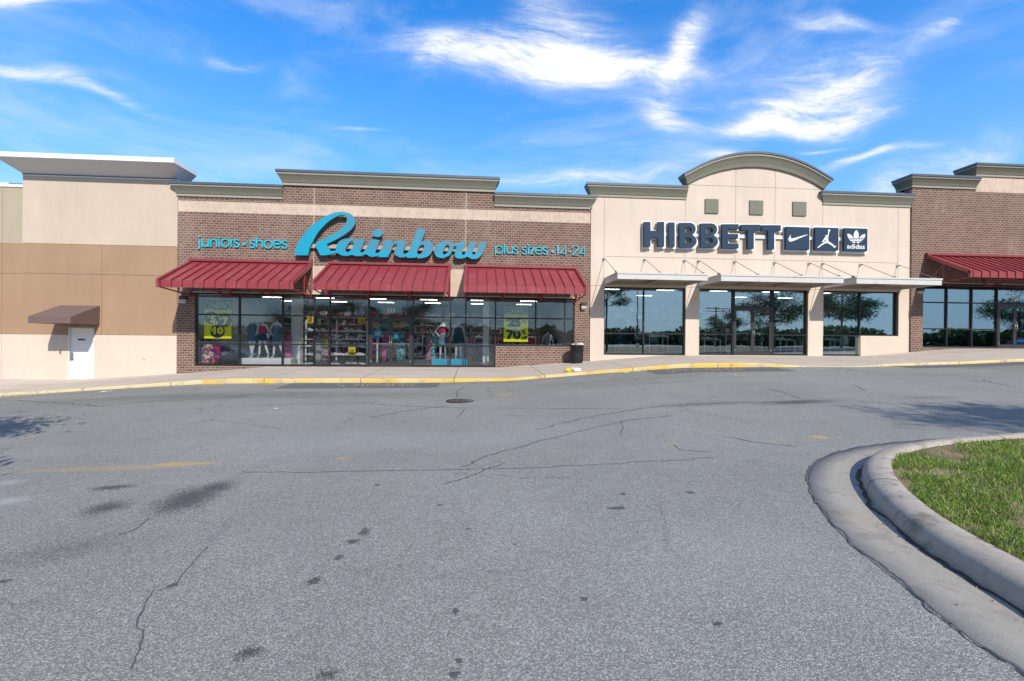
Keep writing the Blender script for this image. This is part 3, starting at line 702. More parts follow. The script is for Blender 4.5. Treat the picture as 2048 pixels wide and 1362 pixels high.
def grassmat(name, col, tr=.5):
    m, g, b, o = newmat(name); p = pos(g)
    n = g.noise(p, 2.0, 4); k = g.m('ADD', .6, g.m('MULTIPLY', n, .8)); c = g.mix(1., (*col, 1), g.comb(k, k, k), 'MULTIPLY')
    g.put(b.inputs['Base Color'], c); b.inputs['Roughness'].default_value = .55; b.inputs['Specular IOR Level'].default_value = .3
    t = g.nt.nodes.new('ShaderNodeBsdfTranslucent'); g.put(t.inputs[0], c); mx = g.nt.nodes.new('ShaderNodeMixShader'); mx.inputs[0].default_value = tr*.5
    g.nt.links.new(b.outputs[0], mx.inputs[1]); g.nt.links.new(t.outputs[0], mx.inputs[2]); g.nt.links.new(mx.outputs[0], o.inputs[0])
grassmat('grass1', (.13, .26, .03)); grassmat('grass2', (.20, .34, .045)); grassmat('grass3', (.34, .42, .09)); grassmat('straw', (.46, .37, .20))
rs = np.random.RandomState(5)
n = 520000
X = rs.uniform(3, 16, n); Y = rs.uniform(.3, 6.2, n)
# more blades near the camera, none in bare spots
from mathutils import noise as mn
dist = np.hypot(X, Y); keep = rs.uniform(0, 1, n) < np.clip(5.2/np.maximum(dist, 3.5), .3, 1)**1.3
ins = inside(X, Y); vis = (X < 1.45*Y+1.2)
sel = keep & ins & vis; X, Y = X[sel], Y[sel]
bare = np.array([mn.noise((float(a)*1.25, float(b_)*1.25, 3.)) + .6*mn.noise((float(a)*3.4, float(b_)*3.4, 1.)) for a, b_ in zip(X, Y)])
prob = np.clip(.8-bare*2.0, .07, 1); sel = rs.uniform(0, 1, len(X)) < prob; X, Y = X[sel], Y[sel]; bare = bare[sel]
Z = np.array([zisl(float(a), float(b_)) for a, b_ in zip(X, Y)])
blades('grass', X, Y, Z, 1, .028, .074, .0032, ['grass1', 'grass2', 'grass3', 'straw'], 'short green grass with dry patches on the kerbed island')
# ------------------------------------------------------------------ buildings
def X_(px, py, Y=D): return W(px, py, Y)[0]
def Z_(px, py, Y=D): return W(px, py, Y)[1]
def cornice(parent, x0, x1, zb, zt, p, wy, back, prof=None, ends=(1, 1)):
    """moulded cornice with returns; prof = (material part, (out, height fraction) list)"""
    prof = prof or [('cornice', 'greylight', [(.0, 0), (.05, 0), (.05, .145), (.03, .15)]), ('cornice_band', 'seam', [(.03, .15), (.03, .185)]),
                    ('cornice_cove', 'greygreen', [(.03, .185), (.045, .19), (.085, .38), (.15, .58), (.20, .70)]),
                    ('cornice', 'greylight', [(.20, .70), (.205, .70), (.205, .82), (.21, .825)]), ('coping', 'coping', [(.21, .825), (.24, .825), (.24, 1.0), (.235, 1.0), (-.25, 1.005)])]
    mbs = {}
    for nm, mt, pr in prof:
        rings = []
        for o_, fz in pr:
            o_ = o_*p/.24 if o_ > 0 else o_; z = zb+(zt-zb)*fz
            e0 = o_*ends[0]; e1 = o_*ends[1]
            rings.append([(x0-e0, back, z), (x0-e0, wy-o_, z), (x1+e1, wy-o_, z), (x1+e1, back, z)])
        mb = mbs.setdefault((nm, mt), MB())
        for a, b_ in zip(rings, rings[1:]):
            mb.add(a+b_, [(0, 1, 5, 4), (1, 2, 6, 5), (2, 3, 7, 6)])
    # cap
    zt_ = zt+.002; mbs[('coping', prof[-1][1])].add([(x0-.02, wy-.01, zt_), (x1+.02, wy-.01, zt_), (x1+.02, back, zt_), (x0-.02, back, zt_)], [(0, 1, 2, 3)])
    mbs[('coping', prof[-1][1])].add([(x0-.02, back, zb), (x1+.02, back, zb), (x1+.02, back, zt_), (x0-.02, back, zt_)], [(0, 1, 2, 3)])
    for (nm, mt), mb in mbs.items(): mb.build(nm, mt, parent)
def storefront(parent, x0, x1, z0, z1, vert, horiz, glassm, yf, fm='frame', fw=.055, depth=.11, skip=(), sill_steps=()):
    """aluminium window wall as part 'window' with panes; vert = mullion x, horiz = transom z; skip = cells (i,j) left to a door or wall"""
    xs_ = [x0]+list(vert)+[x1]; zs_ = [z0]+list(horiz)+[z1]; mb = MB()
    nx, nz = len(xs_)-1, len(zs_)-1
    live = lambda i, j: 0 <= i < nx and 0 <= j < nz and (i, j) not in skip
    for i in range(len(xs_)):                                  # verticals, run by run
        for j in range(nz):
            if not (live(i-1, j) or live(i, j)): continue
            e = fw if 0 < i < nx else fw*1.1; a, b_ = xs_[i]-e/2, xs_[i]+e/2
            if i == 0: a, b_ = x0, x0+e
            if i == nx: a, b_ = x1-e, x1
            mb.box(a, b_, yf-.004, yf+depth, zs_[j], zs_[j+1])
    for j in range(len(zs_)):
        for i in range(nx):
            if not (live(i, j-1) or live(i, j)): continue
            e = fw; a, b_ = zs_[j]-e/2, zs_[j]+e/2
            if j == 0: a, b_ = z0, z0+e*1.4
            if j == nz: a, b_ = z1-e, z1
            if j and j < nz and live(i, j) and not live(i, j-1): a, b_ = zs_[j], zs_[j]+e
            mb.box(xs_[i], xs_[i+1], yf, yf+depth-.004, a, b_)
    win = mb.build('window', fm, parent)
    for i in range(nx):
        for j in range(nz):
            if live(i, j): MB().box(xs_[i]+.01, xs_[i+1]-.01, yf+depth*.5, yf+depth*.5+.008, zs_[j]+.01, zs_[j+1]-.01).build('pane', glassm, win)
    return win
def doors(parent, x0, x1, z0, z1, yf, glassm, fm='frameb'):
    xm = (x0+x1)/2; mb = MB(); mb.box(x0, x1, yf, yf+.12, z1-.06, z1); mb.box(x0, x0+.05, yf, yf+.12, z0, z1-.06); mb.box(x1-.05, x1, yf, yf+.12, z0, z1-.06)
    mb.build('door_frame', fm, parent)
    for a, b_, hs_ in ((x0+.055, xm-.004, 1), (xm+.004, x1-.055, -1)):
        d = MB(); st = .075
        d.box(a, a+st, yf+.02, yf+.065, z0+.01, z1-.065); d.box(b_-st, b_, yf+.02, yf+.065, z0+.01, z1-.065)
        d.box(a+st, b_-st, yf+.021, yf+.064, z0+.01, z0+.20); d.box(a+st, b_-st, yf+.021, yf+.064, z1-.165, z1-.065)
        dd = d.build('door', fm, parent)
        MB().box(a+st, b_-st, yf+.04, yf+.048, z0+.2, z1-.165).build('pane', glassm, dd)
        hx = b_-st/2 if hs_ > 0 else a+st/2; zc = z0+1.0
        MB().tube([(hx, yf+.02, zc-.14), (hx, yf-.04, zc-.14), (hx+.0*hs_, yf-.045, zc), (hx, yf-.04, zc+.14), (hx, yf+.02, zc+.14)], .012, 8).build('handle', 'silver', dd, True)
        MB().box(a+st, b_-st, yf+.07, yf+.10, zc-.02, zc+.02).build('push_bar', 'silver', dd)
        ex_ = a if hs_ > 0 else b_-.03
        MB().box(ex_, ex_+.03, yf-.002, yf+.02, z0+.2, z0+.30).build('hinge', 'silver', dd)
def interior(parent, x0, x1, z0, z1, y0, y1, wallm='wall_int'):
    MB().box(x0, x1, y0, y1, z0-.1, z0).build('interior_floor', 'floor_int', parent)
    mb = MB(); mb.box(x0, x1, y1, y1+.1, z0, z1); mb.box(x0-.1, x0, y0, y1, z0, z1); mb.box(x1, x1+.1, y0, y1, z0, z1); mb.build('interior_wall', wallm, parent)
    MB().box(x0, x1, y0, y1, z1, z1+.1).build('ceiling', 'ceil_int', parent)
def rect(x0, x1, z0, z1): return [(x0, z0), (x1, z0), (x1, z1), (x0, z1)]
BB = -1.2   # foundations reach below the pavement

# --- brick shop with red awnings
XA0, XA1 = X_(355.6, 500), X_(1181, 500)
shop_a = thing('brick_shop', 'brown brick shop with three red awnings and stepped olive cornice', 'shop building', (-3.6, D, .39))
wx0, wx1 = X_(389, 650), X_(1149.5, 650); zh = 3.44; zs = .397; zm = Z_(1040, 692.6); xs3 = X_(991, 700)
cx0, cx1 = X_(567, 385), X_(988, 385)
zl = Z_(400, 393.5); zlt = Z_(400, 363.5, D-.24); zc = Z_(780, 378); zct = Z_(780, 346, D-.24); zr = Z_(1120, 417); zrt = Z_(1120, 387.5, D-.24)
outline = [(XA0, BB), (XA1, BB), (XA1, zr+.3), (cx1, zr+.3), (cx1, zc+.3), (cx0, zc+.3), (cx0, zl+.3), (XA0, zl+.3)]
hole = [(wx0, zs), (xs3, zs), (xs3, zm), (wx1, zm), (wx1, zh), (wx0, zh)]
curve_mesh('brick_wall', [outline, hole], D, D+.28, 'brick_a', shop_a)
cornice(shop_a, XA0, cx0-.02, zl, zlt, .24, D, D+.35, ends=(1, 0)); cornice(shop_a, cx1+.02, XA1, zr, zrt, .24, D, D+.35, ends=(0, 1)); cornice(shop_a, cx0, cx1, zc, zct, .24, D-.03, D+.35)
MB().box(wx0-.12, wx1+.06, D-.03, D+.05, zh, zh+.05).build('flashing', 'flash', shop_a)
vm = [X_(x, 640, D+.06) for x in (478.5, 565, 628.5, 660, 737.5, 826, 901, 931.5, 991, 1071.5)]
hz = [Z_(500, 688.6, D+.06), Z_(500, 629.9, D+.06)]
sk = {(5, 0), (5, 1), (9, 0), (10, 0)}
storefront(shop_a, wx0, wx1, zs, zh, vm, [zm, hz[1]], 'glass_a', D+.05, skip=sk)
doors(shop_a, vm[4]+.03, vm[5]-.03, zs-.02, hz[1]-.03, D+.04, 'glass_a')
interior(shop_a, XA0+.15, XA1-.15, zs, 3.75, D+.3, D+11)
MB().box(XA0+.05, XA1-.05, D+.28, D+24, 5.6, 5.8).build('roof', 'seam', shop_a)
MB().box(wx0-.1, wx1+.1, D+.28, D+.34, 3.46, 3.8).build('bulkhead', 'ceil_int', shop_a)

# --- tan building at the left
tan = thing('tan_building', 'tan and brown rendered building with flaring grey and white cornice', 'building', (-17, D, -.2))
XT0 = X_(44.8, 480)
zj1 = Z_(200, 489.3); zj2 = Z_(200, 548.6); zj3 = Z_(100, 668.4); ztw = Z_(200, 355)
def wallseg(nm, mt, x0, x1, z0, z1, y0, y1): return MB().box(x0, x1, y0, y1, z0, z1).build(nm, mt, tan)
dx0, dx1 = X_(136.5, 700), X_(188.5, 700); dzt = Z_(160, 655)
gp = .012
def panelwall(x0, x1, y0, cuts, bands, doorhole=None):
    """render panels with open joints in front of a dark backing"""
    for nm, mt, z0, z1 in bands:
        xs_ = [x0]+sorted(c for c, lo, hi in cuts if lo <= z0+.01 and hi >= z1-.01)+[x1]
        mb = MB()
        for a, b_ in zip(xs_, xs_[1:]):
            A, B_ = a+(gp/2 if a != x0 else 0), b_-(gp/2 if b_ != x1 else 0)
            if doorhole and A < doorhole[0] < B_ and z0 < doorhole[2]:
                mb.box(A, doorhole[0], y0, y0+.2, z0, z1-gp); mb.box(doorhole[1], B_, y0, y0+.2, z0, z1-gp)
                if z1 > doorhole[2]: mb.box(doorhole[0], doorhole[1], y0, y0+.2, doorhole[2], z1-gp)
            else: mb.box(A, B_, y0, y0+.2, z0, z1-gp)
        mb.build(nm, mt, tan)
xj = X_(203.5, 600)
dh = (dx0, dx1, dzt)
panelwall(XT0, XA0-.02, D, [(xj, zj3-1, zj1)], [('render_wall', 'pinkbase', -1, zj3), ('render_wall', 'brown', zj3, zj2), ('render_wall', 'brown', zj2, zj1), ('render_wall', 'greige', zj1, ztw+.1)], dh)
yw = D+.2; xw = X_(4.5, 500, yw)
panelwall(-31, XT0, yw, [(xw, -2, 12), (-24.5, -2, 12)], [('wing_wall', 'pinkbase', -1.3, zj3), ('wing_wall', 'brown', zj3, zj2), ('wing_wall', 'brown', zj2, zj1), ('wing_wall', 'olive', zj1, Z_(25, 374, yw)+.02)])
mb = MB(); mb.box(XT0+.05, dx0-.001, D+.02, D+.5, -1, ztw+.3); mb.box(dx1+.001, XA0-.03, D+.02, D+.5, -1, ztw+.3); mb.box(dx0-.001, dx1+.001, D+.02, D+.5, dzt+.001, ztw+.3); mb.box(-30.9, XT0+.05, yw+.02, yw+.4, -1.3, Z_(25, 374, yw)); mb.build('wall_core', 'seam', tan)
MB().box(-31, XT0-.001, yw-.04, yw+.4, Z_(25, 374, yw), Z_(25, 366.3, yw)).build('coping', 'whitecoping', tan)
pt = .82
zcb = ztw-.02; zct_ = Z_(350, 325, D-pt); ztt = Z_(350, 315.7, D-pt); H = ztt-zcb
cornice(tan, XT0, XA0-.03, zcb, ztt, .24, D, D+.72,
        [('moulding', 'whitecoping', [(0, 0), (.035*1.0, 0), (.035, .05), (.015, .055)]), ('moulding_gap', 'coping', [(.015, .055), (.015, .13)]),
         ('cornice_cove', 'cornicegrey', [(.015, .13), (.03, .14), (pt*.93, (zct_-zcb)/H-.03), (pt*.97, (zct_-zcb)/H-.03)]),
         ('fascia', 'whitecoping', [(pt*.97, (zct_-zcb)/H-.03), (pt*.97, (zct_-zcb)/H), (pt, (zct_-zcb)/H), (pt, 1.), (pt-.01, 1.), (-.3, 1.01)]),
         ('coping', 'whitecoping', [(-.3, 1.01), (-.31, 1.01)])], ends=(.43, .43))
MB().box(XT0, XA0-.03, D+.3, D+24, 5.6, 5.8).build('roof', 'seam', tan)
# service door
dr = MB(); dr.box(dx0+.05, dx1-.05, D+.05, D+.10, -.17, dzt-.05); ddr = dr.build('door', 'doorwhite', tan)
mb = MB(); mb.box(dx0-.0, dx0+.05, D-.005, D+.12, -.19, dzt); mb.box(dx1-.05, dx1, D-.005, D+.12, -.19, dzt); mb.box(dx0+.05, dx1-.05, D-.005, D+.12, dzt-.05, dzt); mb.build('door_frame', 'offwhite', tan)
for py in (670.5, 708.5, 746): MB().tube([(dx1-.06, D+.035, Z_(186, py)-.06), (dx1-.06, D+.035, Z_(186, py)+.06)], .014, 8).build('hinge', 'silver', ddr)
MB().box(X_(139.5, 712), X_(144.8, 712), D+.03, D+.05, Z_(142, 721), Z_(142, 704.5)).build('lock_plate', 'silver', ddr)
MB().tube([(X_(142, 715), D+.03, Z_(142, 716)), (X_(142, 715), D-.02, Z_(142, 716)), (X_(147.5, 715), D-.025, Z_(142, 716))], .013, 8).build('handle', 'silver', ddr)
MB().box(X_(154, 679), X_(168, 679), D+.04, D+.05, Z_(160, 680.7), Z_(160, 677.9)).build('name_plate', 'blackmetal', ddr)
MB().box(X_(119.4, 704), X_(122.6, 704), D-.02, D-.002, Z_(121, 708), Z_(121, 700.5)).build('bell_plate', 'silver', tan)
mb = MB(); mb.tube([(X_(288.4, 719), D-.02, Z_(288.4, 719)), (X_(288.4, 719), D+.01, Z_(288.4, 719))], .022, 10); mb.build('tap', 'silver', tan)
# canvas canopy over the door
cnp = thing('door_canopy', 'brown canvas canopy with closed sides above the white service door', 'canopy', (-16, D, 2.4))
a, b_ = X_(121, 611), X_(199.9, 611); zt1 = Z_(160, 611); zf1 = Z_(100, 633, D-1.38); zf0 = Z_(100, 646.5, D-1.38); yf = D-1.38
mb = MB(); t_ = .012
mb.add([(a, D-.002, zt1), (b_, D-.002, zt1), (b_, yf, zf1), (a, yf, zf1), (b_, yf, zf0), (a, yf, zf0), (a, D-.002, zf0), (b_, D-.002, zf0)], [(0, 3, 2, 1), (3, 5, 4, 2), (0, 6, 5, 3), (1, 2, 4, 7)])
ob = mb.build('canvas', 'brownfabric', cnp)
mdf = ob.modifiers.new('solid', 'SOLIDIFY'); mdf.thickness = .01; mdf.offset = -1
mb = MB(); 
for xx0 in (a+.03, b_-.03): mb.tube([(xx0, D-.02, zt1-.04), (xx0, yf+.03, zf1-.03), (xx0, yf+.03, zf0+.03), (xx0, D-.02, zf0+.03)], .015, 6)
mb.tube([(a+.03, yf+.03, zf0+.03), (b_-.03, yf+.03, zf0+.03)], .015, 6); mb.build('canopy_frame', 'silver', cnp)
lx, lz = X_(160, 640), Z_(160, 641)
lmp = thing('wall_lamp', 'small black dome lamp under the brown canvas door canopy', 'wall lamp', (lx, D-.1, lz))
MB().lathe([(.0, .09), (.07, .085), (.105, .04), (.11, 0), (.0, 0)], 20).build('shade', 'blackmetal', lmp, True)
MB().lathe([(.0, -.05), (.05, -.04), (.085, -.005), (.085, .0), (.0, .0)], 20).build('lens', 'offwhite', lmp, True)
MB().box(-.03, .03, .05, .1, -.01, .06).build('bracket', 'blackmetal', lmp)

# --- cream shop with arched parapet
YH = D-.05; XH0, XH1 = XA1+.001, X_(1821, 500, YH)
shop_b = thing('arched_shop', 'cream rendered shop with arched parapet and three flat entrance canopies', 'shop building', (12.6, YH, 1.0))
def circ3(p, q, r_):
    ax, ay = p; bx, by = q; cx, cy = r_; d = 2*(ax*(by-cy)+bx*(cy-ay)+cx*(ay-by))
    ux = ((ax*ax+ay*ay)*(by-cy)+(bx*bx+by*by)*(cy-ay)+(cx*cx+cy*cy)*(ay-by))/d; uy = ((ax*ax+ay*ay)*(cx-bx)+(bx*bx+by*by)*(ax-cx)+(cx*cx+cy*cy)*(bx-ax))/d
    return ux, uy, math.hypot(ax-ux, ay-uy)
xa0, xa1 = X_(1374, 380, YH), X_(1646, 385, YH)
zi0 = Z_(1376, 369.5, YH); zi1 = Z_(1646, 379, YH); zi = (zi0+zi1)/2; zpk = Z_(1511, 335, YH)
ccx, ccz, cr = circ3((xa0, zi), ((xa0+xa1)/2, zpk), (xa1, zi))
zhl = Z_(1290, 396.5, YH); zhlt = Z_(1290, 367.8, YH-.24); zhr = Z_(1740, 412.5, YH); zhrt = Z_(1740, 384, YH-.24)
NA = 12
arcp = [(ccx+(xa0-ccx)+(xa1-xa0)*i/NA, 0) for i in range(NA+1)]
arcp = [(x, ccz+math.sqrt(max(0, cr*cr-(x-ccx)**2))) for x, _ in arcp]
wz1 = 3.84
w1 = (X_(1206.5, 640, YH+.1), X_(1370.5, 640, YH+.05)); w2 = (X_(1396, 640, YH+.1), X_(1615, 640, YH+.05)); w3 = (X_(1643, 640, YH+.1), X_(1795.5, 640, YH+.05))
zfl = .985; zhm = Z_(1300, 667.3, YH+.12); xw3 = X_(1718, 690, YH+.1); wz1 = Z_(1400, 576.5, YH); zb1 = Z_(1290, 710, YH+.1)
outl = [(XH0, BB), (XH1, BB), (XH1, zhr+.2), (xa1, zhr+.2), (xa1, zi+.25)]+[(x, z+.25) for x, z in reversed(arcp[1:-1])]+[(xa0, zi+.25), (xa0, zhl+.2), (XH0, zhl+.2)]
h1 = rect(w1[0], w1[1], zb1, wz1); h2 = rect(w2[0], w2[1], zfl, wz1); h3 = [(w3[0], zfl), (xw3, zfl), (xw3, zhm), (w3[1], zhm), (w3[1], wz1), (w3[0], wz1)]
curve_mesh('render_wall', [outl, h1, h2, h3], YH, YH+.30, 'cream', shop_b)
# control joints
mb = MB(); jw = .009; zjh = Z_(1500, 519.3, YH)
def vj(px, z0, z1): x = X_(px, 480, YH); mb.box(x-jw/2*1.6, x+jw/2*1.6, YH-.0035, YH+.01, z0, z1)
vj(1208.3, Z_(1208, 560, YH), zhl); vj(1370, 4.2, zi-.0); vj(1470.5, 4.2, ccz+math.sqrt(cr*cr-(X_(1470, 400, YH)-ccx)**2)); vj(1549.5, 4.2, ccz+math.sqrt(cr*cr-(X_(1549, 400, YH)-ccx)**2)); vj(1645, 4.2, zi); vj(1796, 4.0, zhr)
mb.box(X_(1208.3, 480, YH), X_(1796, 480, YH), YH-.003, YH+.01, zjh-jw, zjh+jw); mb.box(xa0, xa1, YH-.003, YH+.01, zi-jw, zi+jw)
for x0, x1 in ((XH0, w1[0]), (w1[1], w2[0]), (w2[1], w3[0]), (w3[1], XH1)): mb.box(x0, x1, YH-.003, YH+.01, wz1+.03, wz1+.045)
simple('joint', (.24, .205, .17), .9); mb.build('control_joint', 'joint', shop_b)
cornice(shop_b, XH0, xa0-.03, zhl, zhlt, .24, YH, YH+.35, ends=(1, 0)); cornice(shop_b, xa1+.03, XH1, zhr, zhrt, .24, YH, YH+.35, ends=(1, 0))
# arched cornice
PR = [('arch_cornice', 'greygreen', [(.0, 0), (.03, .0), (.06, .25), (.14, .55), (.20, .70)]), ('arch_band', 'greylight', [(.20, .70), (.21, .70), (.21, .85)]), ('arch_coping', 'coping', [(.21, .85), (.25, .85), (.25, 1.), (-.3, 1.)])]
for nm, mt, pr in PR:
    mb = MB(); HT = .62
    for (o0, f0), (o1, f1) in zip(pr, pr[1:]):
        rows_ = []
        for (o_, fz) in ((o0, f0), (o1, f1)):
            row = []
            pts_ = [(x, z) for x, z in arcp]
            for i, (x, z) in enumerate(pts_):
                nx, nz = (x-ccx)/cr, (z-ccz)/cr; xx_0 = x+nx*HT*fz*.2; zz_0 = z+HT*fz*(1-1.2*(1-nz))
                row.append((xx_0, YH-.06-o_, zz_0))
            n0 = row[0]; n1_ = row[-1]; e = max(o_, 0)*.85
            row[0] = (n0[0]-e, n0[1], n0[2]-e*.45); row[-1] = (n1_[0]+e, n1_[1], n1_[2]-e*.45)
            row = [(row[0][0], YH+.35, row[0][2])]+row+[(row[-1][0], YH+.35, row[-1][2])]
            rows_.append(row)
        k = len(rows_[0]); mb.add(rows_[0]+rows_[1], [(i, i+1, k+i+1, k+i) for i in range(k-1)])
    if nm == 'arch_cornice':
        row = [(x, YH-.06, z) for x, z in arcp]; r2 = [(x, YH+.02, z) for x, z in arcp]; k = len(row); mb.add(row+r2, [(i, i+1, k+i+1, k+i) for i in range(k-1)])
        row = [(x, YH+.34, z-.3) for x, z in arcp]; r2 = [(x, YH+.34, z+HT*.8) for x, z in arcp]; mb.add(row+r2, [(i, i+1, k+i+1, k+i) for i in range(k-1)])
    mb.build(nm, mt, shop_b)
for (x0, y0, x1, y1) in ((1409.6, 398.2, 1435.7, 426.5), (1498.3, 401.2, 1524.8, 429.2), (1584.6, 403.8, 1611, 431.6)):
    MB().box(X_(x0, y0, YH), X_(x1, y1, YH), YH-.06, YH+.01, Z_(x0, y1, YH), Z_(x0, y0, YH)).build('accent_tile', 'greygreen', shop_b)
yfh = YH+.10
vxs = [X_(1287.5, 640, yfh)]; storefront(shop_b, w1[0], w1[1], zb1, wz1, vxs, [zhm], 'glass_b', yfh)
v2_ = [X_(1467, 640, yfh), X_(1545, 640, yfh)]; zdt = Z_(1505, 615.5, yfh)
storefront(shop_b, w2[0], v2_[0], zfl, wz1, [], [zhm], 'glass_b', yfh); storefront(shop_b, v2_[1], w2[1], zfl, wz1, [], [zhm], 'glass_b', yfh); storefront(shop_b, v2_[0]+.003, v2_[1]-.003, zdt, wz1-.001, [], [], 'glass_b', yfh+.003)
doors(shop_b, v2_[0]+.01, v2_[1]-.01, zfl-.02, zdt+.02, yfh-.01, 'glass_b')
storefront(shop_b, w3[0], w3[1], zfl, wz1, [xw3+.03], [zhm], 'glass_b', yfh, skip={(1, 0)})
for (x0, x1, z0) in ((w1[0], w1[1], zb1), (w2[0], w2[1], zfl), (w3[0], w3[1], zhm)):
    MB().box(x1-.018, x1+.001, YH+.005, yfh, z0, wz1).build('window_reveal', 'reveal', shop_b); MB().box(x0-.001, x0+.018, YH+.005, yfh, z0, wz1).build('window_reveal', 'reveal', shop_b)
interior(shop_b, XH0+.15, XH1-.15, zfl, 4.3, YH+.33, YH+11)
MB().box(XH0+.05, XH1-.05, YH+.3, YH+24, 6.0, 6.2).build('roof', 'seam', shop_b)
MB().box(xa0+.05, xa1-.05, YH+.3, YH+.5, 6.0, zi).build('parapet_back', 'seam', shop_b)

# --- brick shop at the right
YR = D-.13; XR0 = X_(1824, 450, YR)
shop_c = thing('corner_brick_shop', 'brown brick shop at the right edge with stepped olive parapet', 'shop building', (24, YR, 1.4))
zr1 = Z_(1870, 376.5, YR); zr1t = Z_(1870, 348.5, YR-.3); xr1 = X_(1952, 360, YR); zr2 = Z_(2000, 354.8, YR); zr2t = Z_(2000, 326.5, YR-.3); XR1 = 40.
zw = 1.40; zwh = Z_(1960, 568.5, YR); xw0 = X_(1846, 640, YR)
curve_mesh('brick_wall', [[(XR0, BB), (XR1, BB), (XR1, zr2+.3), (xr1, zr2+.3), (xr1, zr1+.3), (XR0, zr1+.3)], rect(xw0, 33., zw, zwh)], YR, YR+.4, 'brick_b', shop_c)
m = MATS['brick_b']
MB().box(xr1+.001, XR1, YR-.004, YR+.002, Z_(2000, 385.2, YR), zr2+.01).build('tan_brick_band', 'tanband', shop_c) if 'tanband' in MATS else None
cornice(shop_c, XR0, xr1-.02, zr1, zr1t, .30, YR, YR+.8, ends=(1, 0)); cornice(shop_c, xr1, XR1, zr2, zr2t, .30, YR, YR+.8, ends=(1, 1))
MB().box(xw0-.05, 33.05, YR-.03, YR+.04, zwh, zwh+.05).build('flashing', 'flash', shop_c)
vv_ = [X_(px, 640, YR+.08) for px in (1893.5, 1943.5, 1994)]; xd1 = X_(2066, 640, YR+.08)
storefront(shop_c, xw0, 33., zw, zwh, vv_+[xd1, xd1+1.2, xd1+2.4, xd1+3.6], [Z_(1900, 658, YR+.08), Z_(1900, 605.3, YR+.08)], 'glass_c', YR+.07, skip={(3, 0), (3, 1)})
doors(shop_c, vv_[2]+.03, xd1-.03, zw-.02, Z_(2020, 608, YR+.08), YR+.06, 'glass_c')
interior(shop_c, XR0+.15, 38., zw, 4.6, YR+.42, YR+9, 'wall_int')
MB().box(XR0+.05, XR1-.05, YR+.42, YR+24, 6.1, 6.3).build('roof', 'seam', shop_c)

# ------------------------------------------------------------------ red standing-seam awnings
def awning(x0, wd, zt, zft, zfb, dep, yw, label, npan=12):
    t = thing('metal_awning', label, 'awning', (x0+wd/2, yw, zt), 'red standing seam metal awnings over the shop windows')
    X0, X1 = -wd/2, wd/2; zt_, zf_, zb_ = 0, zft-zt, zfb-zt; yb, yf = -.01, -dep
    sl = math.hypot(dep, zf_); ny_, nz_ = zf_/sl, dep/sl     # outward normal of the slope: (0, ny, nz)
    pan = MB(); inset = .10; z_r = zt_-.09
    # main sheet and fascia
    pan.add([(X0+.06, yb, z_r), (X1-.06, yb, z_r), (X1-.06, yf+.01, zf_), (X0+.06, yf+.01, zf_)], [(0, 3, 2, 1)])
    pan.add([(X0+.06, yb, z_r-.02), (X1-.06, yb, z_r-.02), (X1-.06, yf+.03, zf_-.02), (X0+.06, yf+.03, zf_-.02)], [(0, 1, 2, 3)])
    pan.box(X0+.06, X1-.06, yf+.0, yf+.012, zb_, zf_); pan.build('roof_panel', 'red', t)
    sm = MB(); pw = (wd-.30)/npan
    for i in range(0, npan+1):
        xc = X0+.15+i*pw
        ring = lambda y, z, h: [(xc-.012, y, z), (xc+.012, y, z), (xc+.012, y-.0, z+h), (xc-.012, y-.0, z+h)]
        sm.loft([ring(yb, z_r, .045), ring(yf-.002, zf_, .045)])
        sm.box(xc-.012, xc+.012, yf-.028, yf+.001, zb_+.01, zf_+.03)
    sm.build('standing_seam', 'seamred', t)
    tr = MB(); tr.box(X0, X1, yb-.13, yb, zt_-.02, zt_)                        # ridge cap
    tr.box(X0, X1, yb-.14, yb-.125, zt_-.085, zt_-.001)
    for xc in (X0, X1-.10):
        q = lambda y, z: [(xc, y, z-.11), (xc+.10, y, z-.11), (xc+.10, y, z+.05), (xc, y, z+.05)]
        tr.loft([q(yb, z_r+.01), q(yf-.012, zf_+.01)]); tr.box(xc, xc+.10, yf-.03, yf+.06, zb_-.01, zf_+.03)
    tr.build('edge_trim', 'red', t)
    gap = MB(); gap.box(X0+.10, X1-.10, yb-.16, yb-.14, z_r-.02, z_r+.02-.02); gap.build('ridge_shadow_strip', 'darkred', t)  # solid dark strip standing in for the shade under the ridge cap
    for xc in (X0+.05, -wd/6, wd/6, X1-.05):
        f_ = MB(); s_ = .028; bz = zb_-.12
        def bar(p, q_): f_.tube([(xc, p[0], p[1]), (xc, q_[0], q_[1])], s_, 4)
        bar((yb-.03, zt_-.14), (yb-.03, bz-.02)); bar((yf+.05, zb_+.02), (yb-.03, bz)); ym = -dep*.42; zm_ = (z_r+(zf_-z_r)*.42)-.08
        bar((ym, zm_), (ym, bz+(zb_+.02-bz)*.42)); bar((ym, zm_), (yb-.03, bz)); f_.build('bracket', 'red', t)
    f_ = MB(); f_.tube([(X0+.05, yb-.05, zb_-.12), (X1-.05, yb-.05, zb_-.12)], .02, 4); f_.tube([(X0+.05, yf+.05, zb_+.02), (X1-.05, yf+.05, zb_+.02)], .025, 4); f_.build('rail', 'darkred', t)
    return t
for x0, x1, lb in ((-11.76, -6.85, 'red metal awning at the left, above the first clearance poster'), (-6.2, -1.06, 'red metal awning in the middle, above the entrance numbered 335'), (-.46, 4.45, 'red metal awning at the right of the large blue script sign')):
    awning(x0, x1-x0, 4.83, 3.69, 3.435, 2.1, D, lb)
awning(20.88, 9.0, 5.80, 4.68, 4.43, 2.0, YR, 'red metal awning at the right edge, above the entrance numbered 327', 22)
